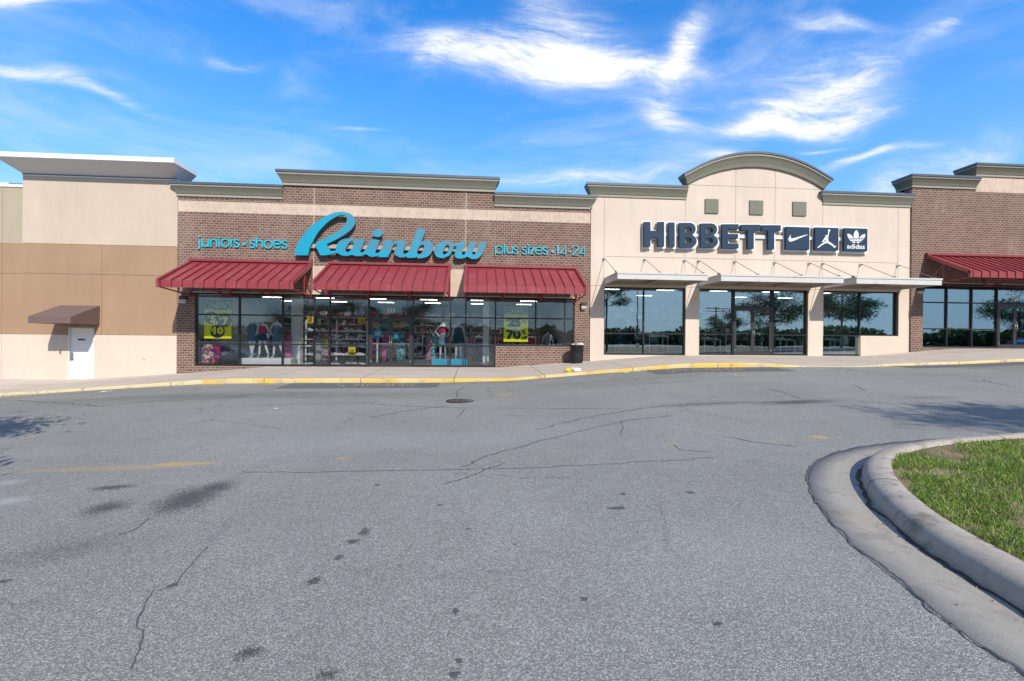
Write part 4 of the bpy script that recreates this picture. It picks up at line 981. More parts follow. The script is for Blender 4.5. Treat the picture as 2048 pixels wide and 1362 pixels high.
# white bird droppings and paper on the first awning
# ------------------------------------------------------------------ flat canopies on the cream shop
def canopy(x0, x1, rods, label):
    zc0, zc1 = 4.085, 4.37; dep = 1.9; t = thing('flat_canopy', label, 'canopy', ((x0+x1)/2, YH, 4.1), 'flat canopies hung on rods over the cream shop front')
    ox, oy, oz = (x0+x1)/2, YH, 4.1
    mb = MB(); e = .09
    mb.box(x0-ox, x1-ox, -dep, -dep+.03, zc0-oz, zc1-.08-oz); mb.box(x0-ox, x0+.03-ox, -dep+.03, -.01, zc0-oz, zc1-.08-oz); mb.box(x1-.03-ox, x1-ox, -dep+.03, -.01, zc0-oz, zc1-.08-oz)
    mb.build('fascia', 'canopy', t)
    mb = MB(); mb.box(x0-.02-ox, x1+.02-ox, -dep-.025, -.011, zc1-.075-oz, zc1-oz); mb.build('drip_edge', 'canopy', t)
    mb = MB(); mb.box(x0+.03-ox, x1-.03-ox, -dep+.03, -.02, zc1-.14-oz, zc1-.08-oz); mb.build('deck', 'soffit', t)
    mb = MB(); n = max(2, round((x1-x0)/1.9))
    for i in range(1, n):
        xc = x0+(x1-x0)*i/n-ox; mb.box(xc-.04, xc+.04, -dep+.04, -.03, zc0+.02-oz, zc1-.14-oz)
    mb.box(x0+.03-ox, x1-.03-ox, -.08, -.021, zc0+.01-oz, zc1-.141-oz); mb.build('beam', 'soffit', t)
    for rx in rods:
        mb = MB(); zt = Z_(1400, 521.5, YH); fx = rx+.0
        mb.tube([(rx-ox, -.09, zt-oz), (fx-ox, -dep+.12, zc1+.03-oz)], .013, 6); mb.tube([(rx-ox, -.13, zt-.04*1-oz), (rx-ox, -.05, zt+.01-oz)], .03, 8)
        mb.box(fx-.02-ox, fx+.02-ox, -dep+.05, -dep+.2, zc1-oz, zc1+.06-oz)
        mb.build('tie_rod', 'steel', t)
        MB().tube([(rx-ox, -.001, zt-oz), (rx-ox, -.06, zt-oz)], .065, 12).build('anchor_plate', 'offwhite', t, True)
rw = lambda *p: [X_(q, 522, YH) for q in p]
canopy(5.69, 9.45, rw(1207.5, 1288.5, 1368.4), 'flat steel canopy nearest the trash can, left of the three')
canopy(10.02, 15.35, rw(1396.7, 1468.6, 1548.6, 1617.7), 'wide flat steel canopy in the middle, over the door numbered 331')
canopy(15.93, 19.8, rw(1644.4, 1720.3, 1794.6), 'flat steel canopy reaching in front of the right brick shop')

# ------------------------------------------------------------------ signs
# large blue script sign
YS = D-.30
def px_loop(P, ox, oy, sc, Y): return [W(ox+x/sc, oy+y/sc, Y) for x, y in P]
sg = thing('shop_sign', 'large bright blue script sign reading Rainbow on the brick wall', 'shop sign', (-4.2, D, 5.2))
A_ = (585, 415, 13.62); B_s = (665, 445, 13.62); C_s = (755, 445, 13.62); E_s = (850, 445, 13.62)
cR = [(70,1290),(65,1200),(105,1060),(170,930),(260,800),(350,680),(450,570),(560,470),(680,380),(800,300),(920,230),(1050,170),(1180,130),(1320,118),(1450,130),(1560,170),(1640,225),(1690,290),(1715,370),(1700,450),(1650,530),(1570,620),(1450,715),(1300,810),(1150,890),(1020,950),(925,1000),(960,1060),(1030,1185),(1150,1175),(1190,1235),(1050,1275),(900,1300),(770,1300),(745,1280),(690,1170),(640,1070),(615,990),(700,930),(850,860),(1000,780),(1150,700),(1270,620),(1370,530),(1440,440),(1482,340),(1475,270),(1440,225),(1380,208),(1280,215),(1180,255),(1050,330),(930,420),(800,550),(690,680),(600,830),(530,960),(470,1090),(430,1230),(415,1300),(85,1300)]
def letter(loops, nm='letter', dy=0.):
    L = [smooth_loop(px_loop(P, *o_, YS), 3) for P, o_ in loops]
    ob = curve_mesh(nm, L, YS+dy, YS+.13+dy, 'cyan', sg)
    return ob
letter([(cR, A_)])
BC = lambda P: [(x+1226, y) for x, y in P]
aL = [(70,770),(96,740),(95,660),(130,580),(190,510),(270,460),(380,436),(500,440),(600,455),(880,450),(860,540),(820,640),(775,740),(752,800),(790,815),(850,790),(900,735),(950,640),(1000,540),(1030,462),(1100,450),(1290,482),(1260,560),(1220,650),(1180,760),(1158,820),(1220,830),(1290,785),(1340,700),(1385,590),(1412,495),(1440,474),(1560,480),(1650,492),(1640,560)]+BC([(450,525),(540,490),(640,478),(720,500),(770,560),(772,620),(740,690),(705,780),(692,840),(720,852),(790,835),(840,790),(880,690),(930,570),(980,450),(1030,330),(1075,195),(1100,176),(1305,180),(1290,280),(1240,410),(1188,530),(1260,502),(1370,490),(1450,525),(1500,600),(1512,680),(1500,760),(1450,850),(1380,910),(1280,955),(1160,972),(1090,955),(1050,925),(1020,957),(820,962),(780,920),(700,945),(600,945),(520,910),(470,860),(455,800),(480,720),(520,640),(542,590),(500,570),(440,610),(400,690),(360,790),(310,880),(282,940),(60,940)])+[(1240,900),(1200,912),(1100,935),(1000,915),(920,860),(880,872),(800,905),(680,915),(600,905),(520,880),(450,900),(340,910),(220,885),(140,830),(75,838)]
aH = [(370,790),(350,760),(370,690),(420,600),(470,530),(520,500),(568,512),(580,560),(560,640),(520,720),(460,780),(400,812)]
bH = BC([(1090,850),(1080,800),(1100,730),(1140,660),(1190,610),(1250,600),(1270,640),(1250,720),(1220,800),(1170,860),(1120,870)])
letter([(aL, B_s), (aH, B_s), (bH, B_s)], dy=.004)
letter([([(1225+145*math.cos(a*math.pi/12), 290+105*math.sin(a*math.pi/12)) for a in range(24)], B_s)], 'letter_dot')
oL = [(245,750),(262,680),(330,590),(430,530),(560,500),(660,515),(730,560),(775,620),(772,680),(745,770),(680,880),(580,935),(470,965),(360,950),(285,890),(250,820)]
oH = [(480,840),(500,770),(540,680),(590,600),(640,590),(665,630),(650,720),(620,800),(560,860),(500,865)]
letter([(oL, E_s), (oH, E_s)])
wL = [(740,590),(870,560),(960,530),(1020,515),(1110,520),(1080,620),(1040,720),(1010,820),(1020,880),(1070,880),(1110,800),(1150,700),(1190,590),(1222,520),(1380,520),(1370,600),(1330,720),(1290,820),(1300,870),(1350,870),(1390,800),(1430,700),(1470,590),(1502,520),(1680,545),(1650,650),(1600,780),(1540,880),(1470,950),(1380,990),(1270,985),(1190,950),(1140,930),(1080,960),(960,980),(850,960),(810,900),(810,840),(840,740),(865,640),(760,645)]
letter([(wL, E_s)], dy=.006)
MB().box(X_(622, 493, D-.16), X_(957, 498, D-.16), D-.155, D-.001, Z_(700, 497.5, D-.16), Z_(700, 489.5, D-.16)).build('raceway', 'racetan', sg)
relocs = []
# small blue words
def words(label, strokes, dots, ox, oy, sc, wd):
    t = thing('shop_sign', label, 'shop sign', (*((W(ox+100, oy+30)[0]), D), 5.2)); yf = D-.07
    for i, st in enumerate(strokes):
        mb = MB(); ribbon(mb, [W(ox+x/sc, oy+y/sc, yf) for x, y in st], wd, yf+.0015*(i % 3), .05); mb.build('letter', 'cyanlight', t)
    for (x, y, r_) in dots:
        c = W(ox+x/sc, oy+y/sc, yf); rr = r_/sc*.0218
        MB().tube([(c[0], yf-.002, c[1]), (c[0], yf+.05, c[1])], rr, 16).build('dot', 'cyanlight', t)
    relocs.append(t)
u_ = lambda x0, x1, y0, yc, r_: [(x0, y0)]+[(x, y) for x, y in arc((x0+x1)/2, yc, (x1-x0)/2, 180, 360)]
n_ = lambda x0, x1, yc, y1: arc((x0+x1)/2, yc, (x1-x0)/2, 180, 0, ry=(x1-x0)/2*1.15)+[(x1, y1)]
SC = lambda x, y, s: [(x+45*s, y-52*s), (x+22*s, y-76*s), (x-4*s, y-82*s), (x-32*s, y-70*s), (x-42*s, y-46*s), (x-28*s, y-18*s), (x+4*s, y+0*s), (x+36*s, y+18*s), (x+48*s, y+44*s), (x+34*s, y+70*s), (x+2*s, y+80*s), (x-30*s, y+72*s), (x-50*s, y+50*s)]
words('small blue sign reading juniors and shoes, left of the script sign',
      [[(195, 185), (195, 355), (186, 374), (150, 380)], u_(248, 372, 190, 275, 60), [(372, 190), (372, 342)], [(420, 185), (420, 342)], n_(420, 545, 262, 345), [(597, 190), (597, 345)], arc(720, 265, 80, 0, 360, 28), [(838, 188), (838, 345)], [(840, 245), (852, 212), (885, 195)], SC(950, 270, .98),
       SC(1275, 285, .95), [(1360, 150), (1360, 352)], n_(1360, 1480, 285, 352), arc(1600, 288, 80, 0, 360, 28), [(1708, 285), (1862, 285)]+arc(1785, 288, 78, 4, 325, 28), SC(1935, 292, 1.0)],
      [(190, 130, 20), (597, 148, 20), (1108, 282, 33)], 380, 460, 10.24, .050)
words('small blue sign reading plus sizes 14-24, right of the script sign',
      [[(112, 225), (112, 420)], arc(190, 300, 76, 0, 360, 28), [(295, 180), (295, 377)], u_(345, 455, 230, 320, 57), [(455, 230), (455, 377)], SC(525, 307, .92), SC(705, 315, .92), [(788, 240), (788, 392)], [(822, 250), (910, 250), (824, 390), (916, 390)], [(930, 318), (1070, 318)]+arc(1000, 318, 72, 4, 325, 28), SC(1132, 320, .92),
       [(1350, 218), (1390, 222), (1390, 408)], [(1545, 412), (1545, 225), (1438, 375), (1568, 375)], [(1600, 340), (1655, 340)], [(1695, 268), (1704, 238), (1730, 220), (1760, 214), (1790, 226), (1808, 250), (1800, 285), (1690, 412), (1812, 412)], [(1935, 412), (1935, 225), (1828, 378), (1958, 378)]],
      [(788, 205, 17), (1285, 332, 33)], 980, 470, 10.24, .041)

# navy block letters on white trays
sb = thing('shop_sign', 'navy block letter sign reading HIBBETT on white trays with three logo boxes', 'shop sign', (12.5, YH, 5.5))
YF, YT = YH-.27, YH-.13
def blk(ch, x0, x1, y0, y1, s, gr):
    # outline loops in zoom pixels; s = stroke, gr = growth
    a, b_, c, d = x0-gr, x1+gr, y0-gr, y1+gr; st = s+2*gr; my = (y0+y1)/2
    if ch == 'I': return [[(a, c), (b_, c), (b_, d), (a, d)]]
    if ch == 'H': return [[(a, c), (a+st, c), (a+st, my-s*.55-gr), (b_-st, my-s*.55-gr), (b_-st, c), (b_, c), (b_, d), (b_-st, d), (b_-st, my+s*.55+gr), (a+st, my+s*.55+gr), (a+st, d), (a, d)]]
    if ch == 'T': return [[(a, c), (b_, c), (b_, c+st*.92), ((x0+x1)/2+st/2, c+st*.92), ((x0+x1)/2+st/2, d), ((x0+x1)/2-st/2, d), ((x0+x1)/2-st/2, c+st*.92), (a, c+st*.92)]]
    if ch == 'E':
        h = (s*.82+2*gr); g1 = my-s*.38-gr; g2 = my+s*.38+gr
        return [[(a, c), (b_, c), (b_, c+h), (a+st, c+h), (a+st, g1), (b_-s*.1, g1), (b_-s*.1, g2), (a+st, g2), (a+st, d-h), (b_, d-h), (b_, d), (a, d)]]
    if ch == 'B':
        r1 = (my-c)/2; r2 = (d-my)/2
        out = [(a, c), (b_-r1*1.1, c)]+[(b_-r1*1.1+r1*.95*math.sin(R_(t)), c+r1-r1*math.cos(R_(t))) for t in range(10, 171, 16)]+[(b_-r1*.55, my)]+[(b_-r2*1.0+r2*math.sin(R_(t)), my+r2-r2*math.cos(R_(t))) for t in range(10, 181, 17)]+[(a, d)]
        i0, i1 = x0+s-gr*-1, x1-s*.95-gr
        def cnt(yc): 
            hh = (y1-y0)*.105-gr*.35; xa, xb = x0+s+gr*.6, x1-s*.85-gr*.5
            return [(xa, yc-hh), (xb-hh, yc-hh), (xb-hh*.2, yc-hh*.7), (xb, yc), (xb-hh*.2, yc+hh*.7), (xb-hh, yc+hh), (xa, yc+hh)]
        return [out, cnt(y0+(y1-y0)*.285), cnt(y0+(y1-y0)*.715)]
LT = [('H', 300, 548, 146, 450, 78), ('I', 603, 678, 153, 455, 75), ('B', 735, 950, 158, 460, 74), ('B', 1000, 1215, 165, 463, 74), ('E', 1265, 1470, 175, 473, 74), ('T', 1500, 1740, 181, 480, 75), ('T', 1755, 1992, 187, 487, 75)]
toX = lambda L, Y: [[W(1240+x/6.19, 420+y/6.19, Y) for x, y in P] for P in L]
for k_, (ch, x0, x1, y0, y1, s_) in enumerate(LT):
    curve_mesh('letter', toX(blk(ch, x0, x1, y0, y1, s_, 0), YF), YF, YT-.002, 'navy', sb, bevel=0)
    tr = toX(blk(ch, x0-6, x1+2, y0+6, y1+12, s_, 15), YT)
    curve_mesh('letter_tray', tr, YT+.003*(k_ % 2), YT+.025, 'white', sb)
for k_, (x0, x1, y0, y1) in enumerate(((325, 612, 205, 492), (685, 972, 213, 500), (1045, 1330, 222, 511))):
    o_ = lambda x, y, Y: W(1520+x/6.19, 420+y/6.19, Y)
    a = o_(x0, y0, YF); c = o_(x1, y1, YF); MB().box(a[0], c[0], YF, YT-.002, c[1], a[1]).build('logo_box', 'navy', sb, bevel=.006)
    a = o_(x0-28, y0-18, YT); c = o_(x1+4, y1+32, YT); MB().box(a[0], c[0], YT, YT+.025, c[1], a[1]).build('logo_tray', 'white', sb)
MB().box(X_(1290, 470, YT), X_(1700, 478, YT), YT+.03, YH-.02, Z_(1500, 476, YT), Z_(1500, 469.5, YT)).build('raceway', 'white', sb)
LG = lambda P, Y=YF-.004: [W(1560+x/11.378, 440+y/11.378, Y) for x, y in P]
YL = YF-.012
curve_mesh('logo', [smooth_loop(LG([(250,330),(236,385),(247,415),(290,420),(400,388),(620,330),(627,338),(450,410),(330,465),(240,493),(200,475),(193,435),(215,380)]), 3)], YL, YF-.001, 'white', sb)
jm = [(1100,265),(1120,268),(1098,370),(1090,410),(1095,470),(1120,500),(1180,535),(1235,590),(1275,590),(1270,605),(1238,635),(1222,625),(1205,600),(1120,545),(1060,520),(1000,545),(900,610),(880,632),(855,630),(853,615),(880,600),(940,545),(1010,500),(1042,480),(1038,440),(1022,450),(990,498),(945,497),(950,487),(970,480),(1010,410),(1035,385),(1028,362),(1045,342),(1066,350),(1072,368),(1082,345)]
curve_mesh('logo', [LG(jm)], YL, YF-.001, 'white', sb)
c = LG([(1115, 240)])[0]; MB().tube([(c[0], YL-.002, c[1]), (c[0], YF-.002, c[1])], .05, 20).build('logo', 'white', sb)
for P in ([(1735,230),(1765,262),(1785,310),(1788,365),(1780,412),(1682,412),(1674,365),(1682,310),(1705,262)], [(1533,312),(1590,328),(1635,362),(1663,408),(1557,410),(1542,380),(1533,345)], [(1937,318),(1880,335),(1835,365),(1802,410),(1914,414),(1930,380),(1937,345)]):
    curve_mesh('logo', [smooth_loop(LG(P), 3)], YL, YF-.001, 'white', sb)
for P in ([(1560,424),(1902,430),(1886,447),(1572,442)], [(1582,456),(1877,463),(1848,481),(1602,476)], [(1620,491),(1696,493),(1700,530),(1660,516)], [(1712,494),(1742,494),(1727,522)], [(1756,494),(1835,497),(1795,518),(1754,530)]):
    curve_mesh('logo', [LG(P)], YL, YF-.001, 'white', sb)
a = LG([(1523, 650)])[0]; c = LG([(1926, 553)])[0]; text_mesh('logo_lettering', 'adidas', a[0], c[0], a[1], c[1], YL, .012, 'white', sb, .008)
# entrance numbers
def number(body, x0, x1, y0, y1, Y, label):
    t = thing('number_sign', label, 'number', ((X_(x0, y0, Y)+X_(x1, y0, Y))/2, Y, Z_(x0, y1, Y))); relocs.append(t)
    text_mesh('digits', body, X_(x0, y1, Y), X_(x1, y1, Y), Z_(x0, y1, Y), Z_(x0, y0, Y), Y, .004, 'white', t, .01)
number('335', 774.3, 790.2, 617, 625.2, D+.094, 'white number 335 on the glass above the brick shop doors')
number('331', 1498.8, 1512.6, 600.8, 607.8, yfh+.04, 'white number 331 on the glass above the cream shop doors')
number('327', 2022.5, 2036, 592.5, 599.3, YR+.11, 'white number 327 on the glass above the right shop doors')

# ------------------------------------------------------------------ wall lamps
def wall_lamp(px, py, w_, h_, Y, label, lit=False):
    x, z = W(px, py, Y); t = thing('wall_lamp', label, 'wall lamp', (x, Y, z))
    ww, hh = w_/2, h_
    MB().box(-ww, ww, -.16, 0, 0, hh*.45).build('housing', 'bronze', t, bevel=.01)
    MB().loft([[(-ww*.95, -.15, -hh*.02), (ww*.95, -.15, -hh*.02), (ww*.95, -.01, -hh*.02), (-ww*.95, -.01, -hh*.02)], [(-ww*.9, -.16, -hh*.35), (ww*.9, -.16, -hh*.35), (ww*.9, -.01, -hh*.35), (-ww*.9, -.01, -hh*.35)], [(-ww*.75, -.10, -hh*.55), (ww*.75, -.10, -hh*.55), (ww*.75, -.01, -hh*.55), (-ww*.75, -.01, -hh*.55)]]).build('lens', 'glasslens', t)
wall_lamp(369, 599, .26, .30, D, 'wall lamp on the brick pier left of the display windows')
wall_lamp(1166.5, 612, .24, .32, D, 'wall lamp on the brick pier above the trash can')
wall_lamp(1838, 582, .25, .25, YR, 'wall lamp on the brick under the third flat canopy')
for t in [shop_a, tan, shop_b, shop_c, cnp, sg, sb]+relocs:
    for c in t.children: c.location = -t.location

# ------------------------------------------------------------------ bin and litter on the pavement
bx, bz = W(1153.5, 725, D-.62); bb = thing('trash_can', 'black trash can heaped with litter against the brick wall', 'trash can', (bx, D-.62, zwalk(bx, D-.62)))
prf = [(.0, 0), (.235, 0), (.25, .02), (.262, .3), (.285, .74), (.30, .745), (.302, .775), (.285, .78), (.275, .745), (.26, .70), (0, .69)]
mb = MB(); mb.lathe(prf, 28)
for k_ in range(14):
    a = k_*2*math.pi/14; mb.box(-.0, .0, 0, 0, 0, 0) if False else None
mb.build('body', 'binblack', bb, True)
for k_ in range(18):
    pass
mb = MB()
for k_ in range(20):
    a = 2*math.pi*k_/20; mb.tube([(.255*math.cos(a), .255*math.sin(a), .06), (.287*math.cos(a), .287*math.sin(a), .72)], .006, 4)
mb.build('rib', 'binblack', bb)
def crumple(name, r_, mat, loc, label, cat, seed, flat=.6, group=None):
    bm = bmesh.new(); bmesh.ops.create_icosphere(bm, subdivisions=3, radius=r_)
    for v in bm.verts:
        n = mn.noise(v.co*(3.2/r_)+Vector((seed, 0, 0))); n2 = mn.noise(v.co*(8/r_)+Vector((0, seed, 0))); v.co *= 1+.5*n+.25*n2; v.co.z = max(-r_*.35, v.co.z*flat)
    me = bpy.data.meshes.new(name); bm.to_mesh(me); bm.free(); me.materials.append(MATS[mat]); o = bpy.data.objects.new(name, me); COL.objects.link(o); o.location = loc; tag(o, label, cat, group); return o
simple('litter_yellow', (.72, .62, .04), .5, .15, 9); simple('litter_white', (.75, .74, .75), .5, .15, 12, wear=((.6, .04, .06), 18, .7)); simple('litter_pink', (.62, .42, .36), .6, .3, 14); simple('litter_grey', (.6, .62, .64), .5, .2, 15)
bl = bb.location
crumple('trash_bag', .15, 'litter_pink', bl+Vector((.02, -.03, .76)), 'crumpled pinkish trash on top of the black can', 'trash', 1.3, .55)
crumple('paper_trash', .12, 'litter_white', bl+Vector((.17, -.02, .80)), 'white crumpled paper sticking out of the black can', 'trash', 4.1, .5)
crumple('paper_trash', .09, 'litter_grey', bl+Vector((-.15, .05, .77)), 'grey crumpled paper at the left rim of the black can', 'trash', 7.7, .6)
def onwalk(px, py, dz=.03):
    Y = 17.
    for _ in range(40): X = W(px, py, Y)[0]; z = zwalk(X, Y)+dz if Y > ky(X)+.16 else zroad(X, Y)+dz; d = ray(px, py); Y = .5*Y+.5*(z-EYE)/d[2]*d[1]
    return Vector((W(px, py, Y)[0], Y, z))
crumple('litter_bag', .15, 'litter_yellow', onwalk(1138, 741), 'bright yellow crumpled bag lying on the pavement', 'litter', 2.2, .6)
crumple('litter_bag', .17, 'litter_white', onwalk(1153, 740), 'white and red crumpled plastic bag lying on the pavement', 'litter', 3.9, .5)
crumple('litter_bag', .06, 'litter_white', onwalk(1164, 724), 'small white paper scrap at the foot of the trash can', 'litter', 6.9, .5)
crumple('paper_litter', .09, 'litter_grey', Vector(Gp(1252, 745, .02)), 'flat white paper on the road by the yellow kerb', 'litter', 5.5, .25)
crumple('paper_litter', .08, 'litter_grey', Vector(Gp(208, 783.5, .02)), 'white paper scraps on the road near the service door', 'litter', 8.5, .25)
crumple('paper_litter', .05, 'litter_grey', Vector(Gp(222, 782, .02)), 'smallest white scrap right of the papers near the service door', 'litter', 9.5, .25)
crumple('paper_litter', .05, 'litter_grey', Vector(Gp(1470, 750, .02)), 'white scrap on the dark asphalt patch before the cream shop', 'litter', 10.5, .25)
crumple('paper_litter', .045, 'litter_grey', Vector(Gp(552, 817, .015)), 'tiny white scrap on the open road left of the manhole', 'litter', 11.5, .25)

# ------------------------------------------------------------------ shop interiors
def P3(px, py, Y): x, z = W(px, py, Y); return Vector((x, Y, z))
def lights(cx, cy, nx, ny, dx, dy, z, label, grp):
    pro = None
    for i in range(nx):
        for j in range(ny):
            if pro is None:
                pro = thing('ceiling_light', label, 'ceiling light', (cx, cy, z), grp)
                MB().box(-.5, .5, -.16, .16, -.03, .0).build('housing', 'offwhite', pro); MB().box(-.45, .45, -.12, .12, -.034, -.031).build('tube_panel', 'lamp', pro); c = pro
            else: c = copy_tree(pro)
            c.location = (cx+i*dx, cy+j*dy, z)
lights(-10.6, D+2.6, 6, 3, 2.7, 2.4, 3.74, 'slim white ceiling light inside the brick shop with red awnings', 'ceiling lights in the brick shop')
lights(7.0, D+3.4, 5, 2, 2.9, 3.0, 4.29, 'slim white ceiling light inside the cream arched shop', 'ceiling lights in the cream shop')
simple('skin_white', (.66, .70, .70), .4, .05); simple('denim_l', (.13, .22, .30), .9, .25, 8); simple('denim_d', (.03, .085, .15), .9, .2, 8); simple('pinkcloth', (.55, .03, .12), .8, .1); simple('teal', (.012, .075, .11), .8, .1)
simple('magenta', (.36, .02, .15), .8, .15); simple('pinkdress', (.46, .10, .22), .8, .1); simple('cyanbox', (.0, .42, .66), .5, .05); simple('postyel', (.95, .95, .015), .6, .05); simple('postink', (.035, .045, .04), .6); simple('postgreen', (.62, .85, .40), .6, .08)
simple('yellowsign', (.75, .62, .03), .6, .1); simple('greycloth', (.28, .30, .31), .9, .2)
def floral(name, cols, sc):
    m, g, b, o = newmat(name); p = obc(g); t = g.nt.nodes.new('ShaderNodeTexVoronoi'); g.put(t.inputs['Vector'], p); t.inputs['Scale'].default_value = sc
    r_, _, _ = g.sep(t.outputs['Color']); c = (*cols[0], 1)
    for i, q in enumerate(cols[1:]): c = g.mix(g.m('GREATER_THAN', r_, (i+1)/len(cols)), c, (*q, 1))
    g.put(b.inputs['Base Color'], c); b.inputs['Roughness'].default_value = .85
floral('floral_pink', [(.05, .12, .07), (.60, .62, .45), (.65, .12, .25), (.7, .4, .4), (.45, .03, .12)], 13)
floral('floral_teal', [(.04, .12, .16), (.10, .35, .38), (.25, .55, .45), (.05, .2, .35)], 15)
floral('floral_rose', [(.35, .2, .2), (.45, .12, .15), (.5, .4, .38), (.2, .1, .15)], 15)
floral('lilac', [(.2, .16, .28), (.35, .3, .42), (.12, .1, .2)], 14)
floral('mixrack', [(.02, .03, .05), (.25, .2, .2), (.05, .08, .15), (.4, .4, .42), (.2, .03, .06)], 9)
# back displays
def skin(name, V, E, Rr, mat, parent, lv=2):
    me = bpy.data.meshes.new(name); me.from_pydata(V, E, []); o = bpy.data.objects.new(name, me); COL.objects.link(o)
    md = o.modifiers.new('s', 'SKIN'); sk_ = me.skin_vertices[0].data
    for i, q in enumerate(Rr): sk_[i].radius = q if isinstance(q, tuple) else (q, q)
    sk_[0].use_root = True; md.use_smooth_shade = True; sb_ = o.modifiers.new('b', 'SUBSURF'); sb_.levels = lv; sb_.render_levels = lv
    dg = bpy.context.evaluated_depsgraph_get(); dg.update(); m2 = bpy.data.meshes.new_from_object(o.evaluated_get(dg)); o.modifiers.clear(); o.data = m2; m2.materials.clear(); m2.materials.append(MATS[mat]); bpy.data.meshes.remove(me); m2.name = name
    o.parent = parent; return o
def mannequin(loc, rot, arms, legs, clothes, label, sc=1.05, half=False):
    """arms: (elbow, wrist) offsets per side; clothes: list of (name, material, rings)"""
    t = thing('mannequin', label, 'mannequin', loc, 'mannequins in the shop windows'); t.rotation_euler = (0, 0, rot); t.scale = (sc,)*3
    V = [(0, 0, .92), (0, .0, 1.06), (0, 0, 1.26), (0, 0, 1.41), (0, -.005, 1.48), (0, -.01, 1.55)]; E = [(0, 1), (1, 2), (2, 3), (3, 4), (4, 5)]; Rr = [(.155, .105), (.112, .085), (.135, .10), (.10, .07), .045, .05]
    for s_, (el_, wr_) in zip((-1, 1), arms):
        k = len(V); V += [(s_*.155, 0, 1.39), (s_*el_[0], el_[1], el_[2]), (s_*wr_[0], wr_[1], wr_[2]), (s_*(wr_[0]*1.4-el_[0]*.4), wr_[1]*1.3-el_[1]*.3, wr_[2]*1.32-el_[2]*.32)]
        E += [(3, k), (k, k+1), (k+1, k+2), (k+2, k+3)]; Rr += [.048, .037, .025, (.03, .018)]
    if not half:
        for s_, (kn, an) in zip((-1, 1), legs):
            k = len(V); V += [(s_*.085, 0, .84), (kn[0], kn[1], kn[2]), (an[0], an[1], an[2]), (an[0]*1.03, an[1]-.15, an[2]-.07)]; E += [(0, k), (k, k+1), (k+1, k+2), (k+2, k+3)]; Rr += [(.085, .085), .055, .035, (.035, .022)]
    skin('body', V, E, Rr, 'skin_white', t)
    for nm, mt, rg in clothes:
        MB().loft([el(cx, cy, z, rx, ry, 20, 0, wb_) for cx, cy, z, rx, ry, wb_ in rg], cap=False).build(nm, mt, t, True)
    return t
AK = ((.33, .05, 1.16), (.18, -.05, .98)); DN = ((.24, .02, 1.13), (.27, -.03, .90)); ST = [((-.10, -.0, .48), (-.11, .02, .09)), ((.10, -.02, .48), (.12, .0, .09))]; CR = [((-.05, .0, .48), (.03, .02, .09)), ((.07, -.03, .48), (-.03, -.03, .09))]; WD = [((-.11, .0, .48), (-.15, .02, .09)), ((.16, -.02, .48), (.27, .0, .09))]
shirt = lambda mt: ('shirt', mt, [(0, 0, .80, .20, .15, .02), (0, 0, .92, .185, .14, .02), (0, 0, 1.08, .145, .12, .01), (0, 0, 1.26, .17, .13, .01), (0, 0, 1.38, .175, .10, 0), (0, 0, 1.45, .09, .07, 0)])
tank = lambda mt, z0=1.02: ('top', mt, [(0, 0, z0, .135, .11, 0), (0, 0, 1.15, .135, .115, 0), (0, 0, 1.27, .155, .125, 0), (0, 0, 1.36, .13, .10, 0)])
shorts = lambda mt, z0=.74: ('shorts', mt, [(0, 0, z0, .20, .13, .02), (0, 0, .86, .185, .135, 0), (0, 0, .96, .165, .125, 0), (0, 0, 1.03, .135, .11, 0)])
dress = lambda mt, z0=.52, w0=.21: ('dress', mt, [(0, 0, z0, w0, .17, .03), (0, 0, .80, w0*.95, .15, .02), (0, 0, .95, .175, .13, 0), (0, 0, 1.08, .14, .115, 0), (0, 0, 1.26, .16, .13, 0), (0, 0, 1.34, .15, .11, 0)])
slv = lambda s_, mt: ('sleeve', mt, [])
Ym = D+.75; zpl = Z_(520, 716.5, Ym-.3)
def onpl(px, zz, Y=Ym): return (W(px, 680, Y)[0], Y, zz)
for (pxa, pxb, mt, lb) in ((481, 582, 'white', 'low white display platform under three mannequins'), (863, 934, 'cyanbox', 'low bright blue display platform under two mannequins')):
    zt = zpl if mt == 'white' else Z_(900, 718.5, Ym-.3); a = W(pxa, 720, Ym-.3)[0]; b_ = W(pxb, 720, Ym-.3)[0]
    tag(MB().box(a, b_, Ym-.3, Ym+.45, zs, zt).build('display_platform', mt, None, bevel=.01), lb, 'platform')
    if mt != 'white': zp2 = zt
mannequin(onpl(504, zpl), .1, (AK, AK), CR, [shirt('denim_l'), shorts('denim_l', .70)], 'headless white mannequin in a blue shirt and shorts, leftmost on the white platform', 1.06)
mannequin(onpl(525, zpl), -.1, (DN, DN), WD, [tank('pinkcloth'), shorts('denim_d')], 'headless white mannequin in a pink tank top and denim shorts on the white platform', 1.03)
mannequin(onpl(554, zpl), -.1, (AK, DN), WD, [dress('denim_l', .55, .19)], 'headless white mannequin in a blue strapless dress on the white platform', 1.06)
mannequin(onpl(886, zp2), .1, (AK, AK), ST, [tank('pinkcloth', 1.10), ('skirt', 'denim_l', [(0, 0, .58, .24, .17, .02), (0, 0, .8, .21, .15, .01), (0, 0, .95, .17, .13, 0), (0, 0, 1.05, .135, .11, 0)])], 'headless white mannequin in a pink crop top and denim skirt on the blue platform', 1.06)
mannequin(onpl(917, zp2), 0, (DN, DN), ST, [dress('teal', .62, .25)], 'headless white mannequin in a dark teal sleeveless dress on the blue platform', 1.06)
mannequin((W(958, 680, D+2.4)[0], D+2.4, zs-.1), .2, (DN, DN), ST, [dress('lilac', .25, .26)], 'headless mannequin in a dark patterned dress further back beside the white column', 1.0)
mannequin((W(1095.5, 680, D+1.5)[0], D+1.5, .42), 0, (DN, DN), ST, [shirt('greycloth')], 'headless mannequin in a grey top behind the rightmost low window', 1.0)
